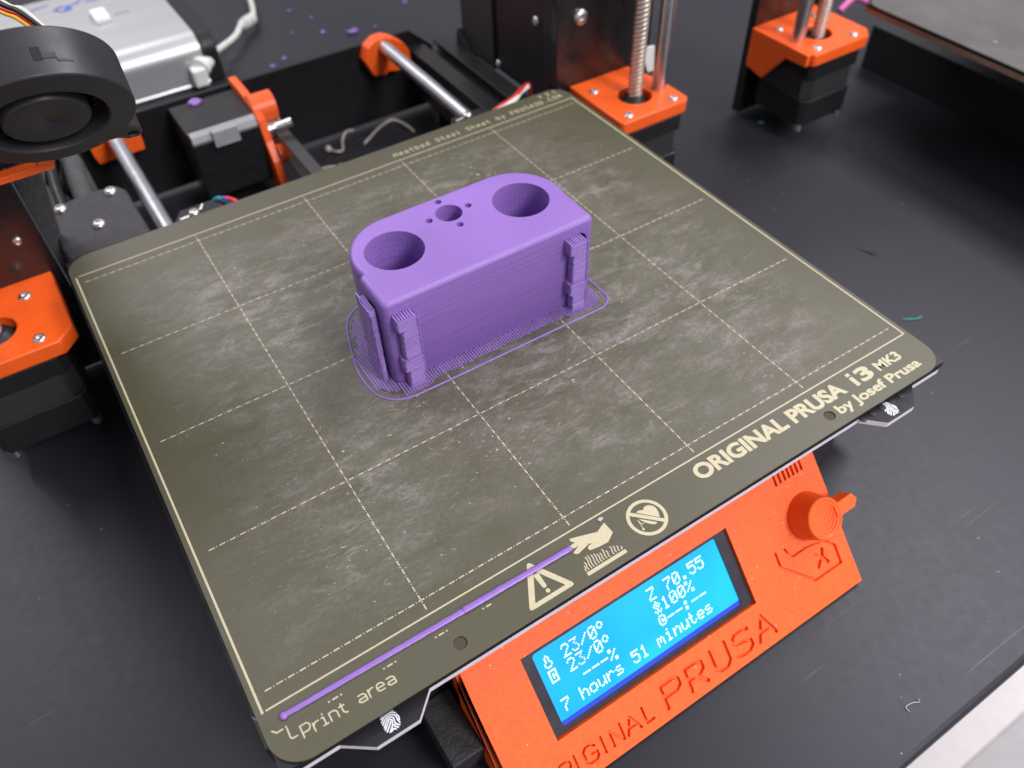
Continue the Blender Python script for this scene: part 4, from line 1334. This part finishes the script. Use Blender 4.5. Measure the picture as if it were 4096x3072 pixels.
tag(flake(250.5, 500.5, -76, 6.5, PURPLE_L).make('plastic_flake', PURPLE_L, None, smooth=0), 'largest purple plastic flake on the bench, above the orange rod holder', 'flake', 'purple flakes behind the printer')
tag(flake(237.4, 340.3, -59.9, 3.6, PURPLE_L).make('plastic_flake', PURPLE_L, None, smooth=0), 'purple plastic flake in the dark bay beside the right smooth rod', 'flake', 'purple flakes behind the printer')
tag(flake(92.3, 357, -20.9, 5.0, PURPLE_L).make('plastic_flake', PURPLE_L, None, smooth=0), 'purple plastic flake resting on top of the black rear motor', 'flake', 'purple flakes behind the printer')
FS = [('curled pale filament string with a blob, in the bay near the belt', [(163.1, 352, -75), (167, 346, -74), (171, 347.5, -75), (174.5, 355, -73), (179, 358, -70), (185, 361, -72)], 0.85, FILW),
      ('long bent brown filament string on the bench inside the printer bay', [(186, 346, -75), (194, 352, -75), (203, 357, -74), (213, 359, -73), (218, 352, -74), (220, 341, -75)], 0.95, FILW),
      ('short pale filament string with round end near the sheet back edge', [(151, 335, -75), (156, 332, -74), (161, 329, -74)], 0.9, FILW)]
for lb, p, r, mt in FS:
    cable('filament_string', p, r, mt, lb, cat='filament')
blob = lambda x, y, z, r, mt, nm, lb: tag(MB().lathe((x, y, z), (0, 0, 1), [(0, 0), (r * .7, r * .15), (r, r * .8), (r * .75, r * 1.5), (0, r * 1.8)], 14).make(nm, mt, None, smooth=60), lb, 'blob')
blob(163.1, 352.5, -76, 2.4, FILW, 'filament_blob', 'pale filament blob at the end of the curled string')
blob(161.5, 328.5, -76, 2.3, FILW, 'filament_blob', 'pale filament blob closest to the sheet back edge')
tag(flake(416.6, 216.7, -76, 2.6, TEALP).make('plastic_flake', TEALP, None, smooth=0), 'small green plastic bit on the bench below the neighbouring motor', 'flake')
cable('filament_string', [(340.5, 38.2, -75.6), (343.0, 36.4, -75.2), (345.2, 35.5, -75.6), (347.8, 34.2, -75.2), (350.5, 34.8, -75.6)], 0.26, TEALP, 'thin teal filament sliver on the bench right of the sheet', cat='filament')
cable('filament_string', [(183.6, -93.4, -75.7), (183.9, -91.6, -75.6), (186.8, -91.9, -75.6), (189.2, -93.0, -75.6), (189.8, -92.0, -75.7)], 0.15, DUST, 'tiny grey filament squiggle near the front bench edge', cat='filament')
for P in ([(365.7, 92), (366.8, 87), (368.0, 82.5), (371, 79.5), (370.5, 76.5), (367, 76), (363.5, 78.5), (364, 83), (364.8, 88)],
          [(436, 70), (441, 68), (447, 64.5), (444, 62.5), (438, 63), (434, 66.5)],
          [(296, -35.0), (303, -39.0), (309, -43.2), (306.5, -43.6), (300, -40.6), (295, -36.6)],
          [(399, 56), (405, 53.4), (411, 48.5), (408, 48.8), (402, 52)]):
    v, f = flat([P], [], ID, -75.97)
    MB().add(v, f).make('dark_smear', SOOT, bench, smooth=0)
tag(flake(109.0, -6.9, 0.05, 1.2, DUST).make('plastic_flake', DUST, None, smooth=0), 'small clear plastic shred on the sheet above the hand symbol', 'flake')
tag(flake(118.5, 131.5, 0.05, 3.4, FILW).make('plastic_flake', WHITEP, None, smooth=0), 'pale curled plastic film on the sheet behind the purple block', 'flake')
